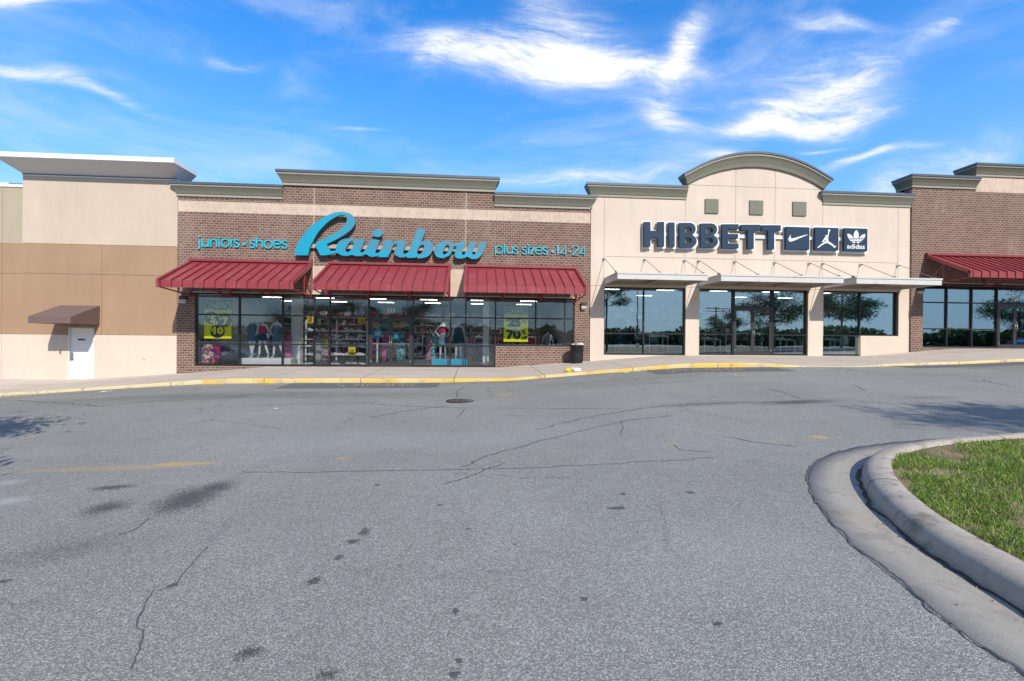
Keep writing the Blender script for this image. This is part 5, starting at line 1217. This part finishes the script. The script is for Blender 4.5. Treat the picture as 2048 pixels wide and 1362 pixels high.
mannequin((W(1240, 680, YH+1.5)[0], YH+1.5, zfl+.12), .1, (DN, DN), ST, [shirt('mixrack'), ('trousers', 'denim_l', [(0, 0, .10, .17, .10, .03), (0, 0, .5, .17, .12, .02), (0, 0, .85, .18, .13, 0), (0, 0, 1.0, .15, .12, 0)])], 'mannequin in light jeans behind the first cream shop window', .95)
mannequin((W(1503, 680, YH+2.6)[0], YH+2.6, zfl), .0, (DN, DN), ST, [shirt('teal'), shorts('greycloth', .5)], 'mannequin in dark sportswear inside the door numbered 331', .98)
# columns
for px0, px1, Y, lb, z0, z1 in ((582.5, 600, D+1.35, 'white square column inside the brick shop left of the doors', zs, 3.74), (966, 978.5, D+1.2, 'white square column inside the brick shop right of the blue platform', zs, 3.74), (1363, 1369, YH+1.6, 'pale column inside the cream shop behind its left window', zfl, 4.28), (1600, 1612, YH+1.2, 'pale column inside the cream shop right of its doors', zfl, 4.28), (1772, 1788, YH+1.2, 'pale column inside the cream shop at its right end', zfl, 4.28)):
    a = W(px0, 650, Y)[0]; b_ = W(px1, 650, Y)[0]
    mb = MB(); mb.box(a, b_, Y, Y+(b_-a), z0, z1); mb.box(a-.015, b_+.015, Y-.015, Y+(b_-a)+.015, z0, z0+.1); tag(mb.build('column', 'column' if px0 < 1000 else 'wall_int'), lb, 'column')
# posters
def poster(x0, x1, yt, ym, yb, label, items, clr='CLEARANCE'):
    Yp = D+.185; t = thing('sale_poster', label, 'poster', ((X_(x0, yb, Yp)+X_(x1, yb, Yp))/2, Yp, Z_(x0, yb, Yp)))
    q = lambda px, py: W(px, py, Yp)
    a = q(x0, yb); c = q(x1, ym); MB().box(a[0], c[0], Yp, Yp+.004, a[1], c[1]).build('sheet', 'postyel', t)
    c2 = q(x1, yt); MB().box(a[0], c[0], Yp+.001, Yp+.005, c[1], c2[1]).build('header', 'postink', t)
    l0 = q(x0+2.5, ym-2); l1 = q(x1-1, yt+2.5); text_mesh('header_lettering', clr, l0[0], l1[0], l0[1], l1[1], Yp-.004, .004, 'postgreen', t, .0)
    for k_, it in enumerate(items):
        if it[0] == 'o': c = q(it[1], it[2]); MB().tube([(c[0], Yp-.003-.001*k_, c[1]), (c[0], Yp-.001, c[1])], it[3]/46., 28).build('price_disc', 'postink', t)
        else:
            _, s_, xa, xb, ya, yb_, mt, ft = it; l0 = q(xa, yb_); l1 = q(xb, ya); text_mesh('price_lettering', s_, l0[0], l1[0], l0[1], l1[1], Yp-.012, .004, mt, t, ft)
    for c in t.children: c.location = -t.location
poster(408.3, 463.3, 601, 620, 676.8, 'yellow poster reading CLEARANCE $5 $7 $10 in the first window', [('o', 422, 635.5, 12.3), ('o', 449, 640.3, 13.6), ('o', 435, 662, 13.6),
       ('t', '5', 421, 432, 629, 646, 'postyel', .06), ('t', '$', 415, 420, 628, 636, 'postyel', .02), ('t', '7', 445, 457, 634, 651, 'postyel', .06), ('t', '$', 438.5, 443, 633, 641, 'postyel', .02), ('t', '10', 427, 447, 654, 668.5, 'postyel', .06), ('t', '$', 421.5, 426, 655, 664, 'postyel', .02)])
poster(1007.2, 1056.4, 611, 629.6, 683.3, 'yellow poster reading CLEARANCE 25 to 70 percent off', [('t', '25', 1014.5, 1042, 636, 653.5, 'postink', .07), ('t', '%', 1044, 1052.5, 639, 645.5, 'postink', .0), ('t', 'from', 1010, 1019, 639.8, 643, 'postink', .0), ('t', 'to', 1027, 1032.5, 655, 658.3, 'postink', .0),
       ('t', '70', 1012, 1042, 659, 679, 'postink', .07), ('t', '%', 1043, 1052, 659.5, 669, 'postink', .02), ('t', 'off', 1042, 1054.5, 671.5, 679.5, 'postink', .03)])
# small yellow price signs on stands
for px0, px1, y0, y1, Y, lb in ((614, 627, 632, 646, D+1.0, 'yellow sign reading 10 hanging left of the shoe shelves'), (716, 730.5, 633, 647, D+1.0, 'yellow sign reading 10 hanging just left of the doors'), (643, 656, 678, 693.5, D+.7, 'yellow sign reading 10 standing before a flowery dress'), (696.5, 711, 694, 711, D+.6, 'lowest yellow sign reading 10 among the shoe shelves')):
    t = thing('price_sign', lb, 'price sign', P3((px0+px1)/2, y1, Y)); a = P3(px0, y1, Y)-t.location; c = P3(px1, y0, Y)-t.location
    MB().box(a.x, c.x, 0, .006, 0, c.z).build('card', 'yellowsign', t)
    text_mesh('lettering', '10', a.x*.55, c.x*.55, c.z*.14, c.z*.72, -.005, .004, 'postink', t, .02)
    MB().tube([(0, .02, c.z if y0 < 640 else 0), (0, .02, c.z+.9 if y0 < 640 else -(t.location.z-zs))], .008, 6).build('stem', 'silver', t)
# signs on and behind the doors
Yd = D+.075
c = P3(751, 666.5, Yd); t = thing('round_sign', 'round bright blue sign on a stand behind the left glass door', 'sign', (c.x, D+.45, c.z))
MB().tube([(0, 0, 0), (0, .02, 0)], .205, 28).build('disc', 'cyanbox', t)
mb = MB()
for xx0, hh in ((-.085, .09), (-.03, .09), (.035, .05), (.085, .09)): mb.box(xx0-.02, xx0+.02, -.006, -.001, -.09, hh)
mb.build('emblem', 'white', t); MB().box(-.03, .03, .022, .05, -(c.z-zs), -.1).build('stand', 'offwhite', t)
c = P3(791.5, 671.5, Yd); t = thing('square_sign', 'small square bright blue sign on the right glass door', 'sign', (c.x, D+.13, c.z)); MB().box(-.11, .11, 0, .004, -.11, .11).build('card', 'cyanbox', t); MB().box(-.05, .05, -.003, -.001, -.04, .04).build('emblem', 'white', t)
simple('paleyel', (.45, .42, .22), .7, .1); simple('bluegreen', (.08, .25, .24), .7, .1)
for px0, px1, mt, lb in ((742, 750, 'paleyel', 'small pale sheet, leftmost of the row behind the doors'), (750.5, 759, 'paleyel', 'pale sheet with a brown spot behind the left door'), (761, 777, 'bluegreen', 'wide green sheet behind the left door'), (786, 795, 'paleyel', 'pale yellow sheet behind the right door'), (797, 808, 'paleyel', 'pale sheet, rightmost of the row behind the doors')):
    a = P3(px0, 655.5, D+.5); c = P3(px1, 644, D+.5); tag(MB().box(a.x, c.x, a.y, a.y+.004, a.z, c.z).build('paper_notice', mt), lb, 'notice')
# hanging dresses and garments
def garment(px, yt, yb, Y, wt, wbm, mt, label, grp=None):
    c = P3(px, yb, Y); h = P3(px, yt, Y).z-c.z; t = thing('hanging_dress', label, 'dress', c, grp)
    MB().loft([el(0, 0, h*f_, wbm*(1-f_)**.7*1.0+wt*f_ if f_ < .97 else wt*.5, .07+.05*(1-f_), 24, 0, .06*(1-f_)) for f_ in (0, .15, .35, .55, .72, .85, .95, 1.)]).build('cloth', mt, t, True)
    MB().tube([(-wt*.9, 0, h), (0, 0, h+.06), (wt*.9, 0, h), (0, 0, h+.06), (0, 0, h+.16)], .006, 5).build('hanger', 'silver', t)
garment(416, 688, 727, D+.5, .13, .28, 'floral_pink', 'flowery pink and cream skirt hanging below the first clearance poster')
garment(433, 682, 721, D+.7, .14, .16, 'magenta', 'dark magenta dress right of the flowery skirt')
garment(412, 676, 705, D+.9, .2, .22, 'lilac', 'lilac patterned dress behind the flowery skirt')
garment(450, 684, 710, D+1.0, .14, .17, 'lilac', 'lilac patterned blouse right of the magenta dress')
garment(575, 668, 716, D+1.2, .12, .18, 'pinkdress', 'plain pink dress between the platform and the white column')
garment(636, 672, 724, D+.6, .12, .14, 'greycloth', 'grey dress between the two window mullions left of the shelves')
garment(649, 664, 724, D+.9, .15, .20, 'floral_rose', 'rose patterned dress behind a yellow sign')
garment(771, 671, 723, D+1.0, .12, .18, 'pinkdress', 'plain pink dress behind the left glass door')
garment(746, 676, 716, D+1.6, .15, .22, 'magenta', 'dark magenta dress behind the round blue sign')
garment(801, 666, 721, D+.9, .15, .20, 'floral_teal', 'turquoise patterned dress behind the right glass door')
garment(857, 670, 727, D+1.1, .10, .12, 'floral_rose', 'beige patterned dress on the rack right of the doors')
garment(866, 668, 725, D+1.3, .12, .15, 'floral_teal', 'blue and white patterned dress on the rack right of the doors')
garment(940, 676, 722, D+1.6, .14, .2, 'floral_rose', 'dull patterned dress right of the blue platform')
garment(1062, 676, 690, D+1.0, .1, .16, 'pinkcloth', 'pink garment right of the second clearance poster')
garment(1688, 672, 704, YH+.9, .17, .22, 'white', 'long white shirt hanging in the rightmost cream shop window')
garment(1673, 668, 690, YH+1.5, .17, .2, 'denim_l', 'light blue shirt behind the table in the rightmost cream shop window')
garment(1308, 672, 702, YH+1.7, .17, .2, 'denim_l', 'blue clothes behind the first white display table')
garment(1288, 668, 704, YH+1.3, .08, .1, 'pinkcloth', 'narrow red garment beside the first white display table')
# racks of clothes deeper in the shops
def rack(cx, cy, z0, L, mt, label, h=1.35):
    t = thing('clothes_rack', label, 'clothes rack', (cx, cy, z0), 'clothes racks inside the shops'); mb = MB()
    mb.tube([(-L/2, 0, 0), (-L/2, 0, h), (L/2, 0, h), (L/2, 0, 0)], .018, 6); mb.tube([(-L/2, -.25, .02), (-L/2, .25, .02)], .018, 6); mb.tube([(L/2, -.25, .02), (L/2, .25, .02)], .018, 6); mb.build('rack_frame', 'silver', t)
    n = int(L/.09); r = random.Random(int(cx*10)); mats = ['mixrack', 'denim_d', 'greycloth', 'floral_rose', 'magenta', 'offwhite', 'teal', 'lilac']
    mb = MB()
    for i in range(n):
        x = -L/2+.05+i*(L-.1)/n; l_ = r.uniform(.6, 1.0); mb.m = r.randrange(len(mats))
        mb.loft([el(x, 0, h-.05-l_*f_, .03+.01*f_, .2+.05*f_-.1*(f_ < .05), 10) for f_ in (0, .1, .5, 1)])
    ob = mb.build('clothes', mats, t, True); ob['kind'] = 'stuff'
for i, (cx, cy, L) in enumerate(((-9.6, D+3.0, 1.6), (-7.4, D+3.8, 1.6), (-5.4, D+5.0, 1.6), (.2, D+2.6, 1.5), (2.4, D+3.2, 1.6), (3.6, D+2.0, 1.0), (-2.2, D+4.0, 1.6), (1.6, D+5.0, 1.8), (-10.8, D+5.2, 1.6))):
    rack(cx, cy, zs, L, '', 'metal rack crowded with mixed clothes inside the brick shop')
for i, (cx, cy, L) in enumerate(((7.5, YH+3.4, 1.6), (10.2, YH+4.2, 1.6), (13.0, YH+4.5, 1.6), (16.5, YH+3.8, 1.6), (18.2, YH+3.0, 1.2))):
    rack(cx, cy, zfl, L, '', 'metal rack crowded with sportswear inside the cream shop')
# shelving along the back walls
def shelf_unit(cx, cy, z0, Lw, label):
    t = thing('wall_shelving', label, 'shelving', (cx, cy, z0)); mb = MB()
    for k_ in range(6): mb.box(-Lw/2, Lw/2, -.2, .2, .3+.42*k_, .33+.42*k_)
    for k_ in range(int(Lw)+1): mb.box(-Lw/2+k_*Lw/int(Lw)-.02, -Lw/2+k_*Lw/int(Lw)+.02, .15, .2, 0, 2.7)
    mb.build('shelf_frame', 'offwhite', t); mb = MB(); r = random.Random(int(cx*7))
    for k_ in range(6):
        x = -Lw/2+.05
        while x < Lw/2-.3:
            w_ = r.uniform(.12, .35); h_ = r.uniform(.1, .33); mb.m = r.randrange(7)
            if r.random() < .85: mb.box(x, x+w_, -.15, .1, .331+.42*k_, .331+.42*k_+h_)
            x += w_+r.uniform(.01, .08)
    ob = mb.build('stock', ['mixrack', 'greycloth', 'offwhite', 'denim_d', 'magenta', 'floral_rose', 'teal'], t); ob['kind'] = 'stuff'
shelf_unit(-3.6, D+7.6, zs, 15, 'long stocked shelving on the back wall of the brick shop')
shelf_unit(12.6, YH+7.6, zfl, 14, 'long stocked shelving on the back wall of the cream shop')
# shoes
def shoe_mesh():
    mb = MB(); mb.m = 0
    mb.loft([[(-.14+.0, -.035, 0), (.14, -.03, 0), (.14, .03, 0), (-.14, .035, 0)], [(-.145, -.038, .03), (.15, -.034, .03), (.15, .034, .03), (-.145, .038, .03)]])
    mb.m = 1; mb.loft([[(-.135, -.034, .03), (-.02, -.04, .03), (.14, -.028, .03), (.14, .028, .03), (-.02, .04, .03), (-.135, .034, .03)], [(-.13, -.028, .10), (-.02, -.026, .085), (.11, -.018, .05), (.11, .018, .05), (-.02, .026, .085), (-.13, .028, .10)], [(-.12, -.02, .125), (-.055, -.018, .105), (-.03, -.01, .09), (-.03, .01, .09), (-.055, .018, .105), (-.12, .02, .125)]])
    return mb
shoe0 = shoe_mesh().build('shoe', ['white', 'offwhite'], None, True); shoe_b = shoe_mesh().build('shoe', ['white', 'mixrack'], None, True)
used_s = {}
def shoe(loc, rz, which, label, grp):
    src = (shoe0, shoe_b)[which]
    o = src if which not in used_s else src.copy()
    if which in used_s: COL.objects.link(o)
    used_s[which] = 1; o.location = loc; o.rotation_euler = (0, 0, rz); tag(o, label, 'shoe', grp)
Ysh = D+1.1
t = thing('shoe_display', 'white open shoe display with four shelves left of the glass doors', 'shelf', P3(673, 725, Ysh)); bx0 = P3(612, 700, Ysh).x-t.location.x; bx1 = P3(734, 700, Ysh).x-t.location.x
t.location.z = zs
for k_, xx0 in enumerate((bx0, 0, bx1)):
    mb = MB(); mb.box(xx0-.03, xx0+.03, -.03, .03, 0.04, 2.0); mb.box(xx0-.25, xx0+.25, -.2, .2, 0, .04); mb.build('upright', 'offwhite', t)
shz = [Z_(673, y, Ysh)-zs for y in (661.5, 678.5, 692.5, 709)]
for k_, z_ in enumerate(shz): MB().box(bx0, bx1, -.16, .14, z_-.025, z_).build('shelf', 'offwhite', t)
r = random.Random(9)
for z_ in shz+[.06]:
    x = bx0+.2
    while x < bx1-.15:
        if r.random() < .82: shoe((t.location.x+x, Ysh-.02+r.uniform(-.05, .05), zs+z_+.001), r.uniform(-.5, .5)+(3.14 if r.random() < .4 else 0), r.choice((0, 1)), 'small light shoe standing on the white shoe display', 'shoes on the display left of the doors')
        x += r.uniform(.2, .36)
# white display tables in the cream shop
first = None
for k_, (px0, px1, yt, yb, Y, lb) in enumerate(((1293, 1331, 671.5, 707, YH+.9, 'white metal display table in the first cream shop window'), (1402, 1435, 678.5, 706.5, YH+.7, 'white metal display table left of the doors numbered 331'), (1552, 1582, 679.5, 707, YH+.7, 'white metal display table right of the doors numbered 331'), (1650, 1679.5, 680, 708, YH+.7, 'white metal display table in the rightmost cream shop window'))):
    a = P3(px0, yb, Y); c = P3(px1, yt, Y); L = c.x-a.x; hgt = c.z-zfl; t = thing('display_table', lb, 'table', ((a.x+c.x)/2, Y, zfl), 'white display tables in the cream shop')
    MB().box(-L/2, L/2, -.3, .3, hgt-.05, hgt).build('tabletop', 'white', t)
    for sx_ in (-1, 1):
        for sy in (-1, 1): MB().box(sx_*(L/2-.02)-.02, sx_*(L/2-.02)+.02, sy*.28-.02, sy*.28+.02, 0, hgt-.05).build('leg', 'white', t)
    for j in range(3): shoe(((a.x+c.x)/2+(j-1)*.28, Y-.05+.06*(j % 2), zfl+hgt+.001), .2*j-.2, (0, 0, 1)[j], 'light trainer on a white display table in the cream shop', 'trainers on the display tables')
# info stand in cream shop
t = thing('sign_stand', 'white stand with a pale sheet left of the doors numbered 331', 'sign stand', P3(1458, 708, YH+.8)); t.location.z = zfl; z1 = Z_(1458, 636, YH+.8)-zfl
mb = MB(); mb.box(-.16, -.13, 0, .03, .05, z1); mb.box(.13, .16, 0, .03, .05, z1); mb.box(-.2, .2, -.15, .15, 0, .2); mb.build('stand', 'white', t); MB().box(-.125, .125, .005, .015, z1-.30, z1-.02).build('sheet', 'bluegreen', t)
t = thing('sign_stand', 'stand with a white sheet behind the right door numbered 331', 'sign stand', P3(1524, 705, YH+1.2)); t.location.z = zfl; z1 = Z_(1524, 640, YH+1.2)-zfl
mb = MB(); mb.box(-.02, .02, 0, .03, .02, z1-.4); mb.box(-.2, .2, -.15, .15, 0, .02); mb.build('stand', 'white', t); MB().box(-.15, .15, -.01, .0, z1-.42, z1).build('sheet', 'white', t)

# ------------------------------------------------------------------ what stands behind the camera (seen in the glass and by its shadows)
grassmat('leaf1', (.035, .085, .018), .7); grassmat('leaf2', (.055, .12, .025), .7); grassmat('leaf3', (.02, .05, .014), .5)
simple('bark', (.10, .075, .055), .95, .35, 6, bs=.5, bscale=30)
def tree(loc, h, cr_r, label, seed, grp='young trees on the car park islands', nl=9000, flat=.62, tr=.36):
    t = thing('tree', label, 'tree', loc, grp); r = random.Random(seed); rs = np.random.RandomState(seed)
    mb = MB(); th = h*tr; mb.tube([(0, 0, -.3), (.02, 0, th*.5), (0, .03, th), (.05, 0, h*.62), (0, 0, h*.85)], [.13, .10, .085, .05, .015], 10)
    tips = []
    for i in range(13):
        a = 2*math.pi*i/13+r.uniform(-.3, .3); z0 = th*r.uniform(.85, 1.6); L = cr_r*r.uniform(.65, 1.1); z1 = z0+L*r.uniform(.15, .75)
        p1 = (math.cos(a)*L*.45, math.sin(a)*L*.45, z0+(z1-z0)*.6); p2 = (math.cos(a)*L, math.sin(a)*L, z1); mb.tube([(0, 0, z0), p1, p2], [.045, .025, .008], 6); tips += [p1, p2, tuple((Vector(p1)+Vector(p2))/2)]
        for q in range(3):
            b_ = a+r.uniform(-.9, .9); p3 = (p1[0]+math.cos(b_)*L*.45, p1[1]+math.sin(b_)*L*.45, p1[2]+r.uniform(-.1, .5)*L*.5); mb.tube([p1, p3], [.018, .005], 5); tips.append(p3)
    tips.append((0, 0, h*.88)); tips.append((0, 0, h*.72)); mb.build('trunk', 'bark', t, True)
    T = np.array(tips); k_ = rs.randint(0, len(T), nl); P = T[k_]+rs.normal(0, 1, (nl, 3))*np.array([.17, .17, .085])*cr_r; P[:, 2] = np.maximum(P[:, 2], th*.8)
    s_ = rs.uniform(.035, .075, nl)[:, None]; u1 = rs.normal(0, 1, (nl, 3)); u1 /= np.linalg.norm(u1, axis=1)[:, None]; u2 = np.cross(u1, rs.normal(0, 1, (nl, 3))); u2 /= np.linalg.norm(u2, axis=1)[:, None]
    V = np.stack([P-u1*s_*1.5, P+u2*s_*.6, P+u1*s_*1.5, P-u2*s_*.6], 1).reshape(-1, 3).astype(np.float32)
    me = bpy.data.meshes.new('crown'); me.vertices.add(len(V)); me.vertices.foreach_set('co', V.ravel()); me.loops.add(len(V)); me.loops.foreach_set('vertex_index', np.arange(len(V), dtype=np.int32))
    me.polygons.add(nl); me.polygons.foreach_set('loop_start', np.arange(nl, dtype=np.int32)*4); me.polygons.foreach_set('loop_total', np.full(nl, 4, dtype=np.int32))
    for q in ('leaf1', 'leaf2', 'leaf3'): me.materials.append(MATS[q])
    me.polygons.foreach_set('material_index', rs.randint(0, 3, nl).astype(np.int32)); me.update(calc_edges=True)
    o = bpy.data.objects.new('crown', me); COL.objects.link(o); o.parent = t; return t
tg = lambda x, y: (x, y, zroad(x, y))
t1 = tree(tg(-14.9, -2), 6.6, 2.6, 'tree reflected in the panes left of the 335 doors', 11)
t3 = tree((12.6, -3.2, zroad(12.6, -3.2)+.14), 8.2, 1.8, 'tall tree with a high crown on the kerbed grass island beside the camera', 15, tr=.62)
t2 = tree(tg(-8.9, 4.7), 5.8, 2.1, 'leafy young tree left of the camera that shades the left road edge', 12)
def tcopy(src, loc, sc, rot, label):
    c = copy_tree(src); c.location = loc; c.scale = (sc,)*3; c.rotation_euler = (0, 0, rot); c['label'] = label; return c
tcopy(t2, tg(-6.0, -1), 1.05, 2.3, 'tree reflected above the 335 doors')
tcopy(t1, tg(31.5, -6), 1.12, 3.9, 'tree reflected in the pane right of the 331 doors')
tcopy(t2, tg(39.0, -6), 1.4, .7, 'tree reflected in the rightmost cream shop window')
tcopy(t1, tg(59.5, -6), 1.1, 5.1, 'tree reflected in the doors numbered 327')
tcopy(t2, tg(45, -40), 1.3, 4.1, 'tree far across the car park to the right')
tcopy(t1, tg(-28, -45), 1.2, 2.1, 'tree far across the car park to the left')
for (x0, x1, y0, y1) in ((24, 58, -7.5, -4.5), (-22, -4, -3.2, .2), (-11.6, -7.6, 2.6, 4.6), (-60, 90, -62, -55)):
    xs_ = [x0+(x1-x0)*i/12 for i in range(13)]
    struct(grid_mesh('grass_verge', xs_, [y0+(y1-y0)*i/4 for i in range(5)], lambda X, Y: zroad(X, Y)+.11, 'verge')) if 'verge' in MATS else None
# parking lot lamps
def lot_lamp(loc, h, label, n=2):
    t = thing('lot_lamp', label, 'lamp post', loc, 'tall lamp posts in the car park'); MB().tube([(0, 0, 0), (0, 0, h)], [.13, .08], 10).build('pole', 'bronze', t)
    MB().lathe([(.28, 0), (.28, .7), (.0, .7)], 16).build('base', 'offwhite', t)
    for s_ in ((-1, 1) if n == 2 else (1,)):
        d = MB(); d.tube([(0, 0, h-.1), (s_*.5, 0, h)], .04, 6); d.box(min(s_*.45, s_*1.05), max(s_*.45, s_*1.05), -.2, .2, h-.05, h+.12); d.build('lamp_head', 'bronze', t)
for (X, Y, h, lb) in ((29.0, -40.7, 10.5, 'lamp post with two heads reflected in the first cream shop window'), (63.4, -71, 10, 'far lamp post reflected left of the 331 doors'), (-8.5, -84, 10.5, 'far lamp post reflected above the blue platform'), (-14.0, -14, 9.5, 'dark lamp post reflected left of the 335 doors'), (14.6, -35, 10.5, 'lamp post reflected in the rightmost brick shop window'), (-6.2, -16, 9.5, 'lamp post reflected right of the 335 doors')):
    lot_lamp(tg(X, Y), h, lb)
# utility pole
X, Y = 82.7, -114; t = thing('utility_pole', 'wooden utility pole with cross arms far across the car park', 'utility pole', tg(X, Y)); MB().tube([(0, 0, 0), (0, 0, 13.5)], [.3, .2], 8).build('pole', 'bark', t)
for z_ in (13, 12, 9): MB().box(-3.4, 3.4, -.12, .12, z_, z_+.25).build('cross_arm', 'bark', t)
# distant belt of trees
def belt():
    rs = np.random.RandomState(3); n = 42000; a = rs.uniform(-1, 1, n); X = a*330; hh = np.array([6.2+4*mn.noise((float(x)*.035, 0, 1))+3*mn.noise((float(x)*.15, 0, 5)) for x in X]); Y = -150+rs.uniform(-6, 6, n)-40*np.abs(a)**2*0; z = hh*rs.uniform(0, 1, n)**.8; Y = Y+(rs.uniform(0, 1, n) < .5)*2
    P = np.stack([X, Y, z+.2], 1); s_ = rs.uniform(.5, 1.1, n)[:, None]; u1 = rs.normal(0, 1, (n, 3)); u1 /= np.linalg.norm(u1, axis=1)[:, None]; u2 = np.cross(u1, rs.normal(0, 1, (n, 3))); u2 /= np.linalg.norm(u2, axis=1)[:, None]
    V = np.stack([P-u1*s_, P+u2*s_*.7, P+u1*s_, P-u2*s_*.7], 1).reshape(-1, 3).astype(np.float32); me = bpy.data.meshes.new('distant_trees'); me.vertices.add(len(V)); me.vertices.foreach_set('co', V.ravel()); me.loops.add(len(V)); me.loops.foreach_set('vertex_index', np.arange(len(V), dtype=np.int32)); me.polygons.add(n); me.polygons.foreach_set('loop_start', np.arange(n, dtype=np.int32)*4); me.polygons.foreach_set('loop_total', np.full(n, 4, dtype=np.int32))
    for q in ('leaf1', 'leaf2', 'leaf3'): me.materials.append(MATS[q])
    me.polygons.foreach_set('material_index', rs.randint(0, 3, n).astype(np.int32)); me.update(calc_edges=True); o = bpy.data.objects.new('distant_trees', me); COL.objects.link(o); struct(tag(o, 'far belt of dark green trees beyond the car park', 'trees'), 'stuff')
belt()
# parked cars
def car(loc, rot, paint, label):
    t = thing('parked_car', label, 'car', loc, 'cars parked behind the camera'); t.rotation_euler = (0, 0, rot)
    prof_ = [(-2.25, .35), (-2.3, .62), (-2.2, .92), (-1.55, 1.0), (-.95, 1.38), (.35, 1.43), (1.05, 1.02), (1.95, .88), (2.25, .68), (2.28, .35)]
    mb = MB(); rings = []
    for x, z in prof_:
        wv = .88 if z < 1.05 else .68; z0 = .22; zc_ = min(z, .95)
        rings.append([(x, -.86, z0), (x, -.90, .5 if z > .5 else z), (x, -.86, zc_), (x, -wv*.95, z), (x, wv*.95, z), (x, .86, zc_), (x, .90, .5 if z > .5 else z), (x, .86, z0)])
    mb.loft(rings); mb.build('body', paint, t, False)
    mb = MB(); mb.loft([[(-1.42, y, 1.03), (-.92, y*.86, 1.33), (.33, y*.86, 1.38), (.98, y, 1.04)] for y in (-.872, .872)]); mb.build('side_window', 'blackmetal', t)
    for x in (-1.4, 1.4):
        for s_ in (-1, 1):
            wh = MB().tube([(x, s_*.70, .32), (x, s_*.92, .32)], .32, 20).build('wheel', 'blackmetal', t); MB().tube([(x, s_*.88, .32), (x, s_*.935, .32)], .19, 14).build('rim', 'silver', wh)
    for s_ in (-1, 1):
        MB().box(2.2, 2.3, s_*.62-.16, s_*.62+.16, .60, .74).build('headlight', 'white', t); MB().box(-2.31, -2.2, s_*.66-.14, s_*.66+.14, .68, .84).build('tail_light', 'pinkcloth', t)
simple('paint_silver', (.45, .48, .5), .25, .05, 2, .3); simple('paint_dark', (.03, .035, .05), .2, .05, 2, .2); simple('paint_blue', (.03, .14, .33), .25, .05, 2, .2)
car(tg(-21.2, -1.5), .15, 'paint_silver', 'silver car reflected in the first display window'); car(tg(-4.2, -11), 0.05, 'paint_dark', 'dark car reflected right of the 335 doors'); car(tg(56.5, -2), .1, 'paint_blue', 'blue car reflected low in the doors numbered 327')
car(tg(-13.5, -12), 0.0, 'paint_dark', 'dark car further back reflected left of the 335 doors')
mb = MB(); rr = random.Random(2)   # solid backing added inside the far belt, to block sky light under its crowns
for i in range(110):
    x = -330+6*i; mb.loft([el(x+rr.uniform(-2, 2), -153, z_, 6*k_, 4*k_, 9, 0, .15) for z_, k_ in ((-.5, .9), (1.5, 1.0), (3.2, .8), (4.6, .35))])
hb = mb.build('belt_backing', 'leaf3'); struct(tag(hb, 'solid dark backing added inside the far belt of trees', 'backing'), 'stuff')
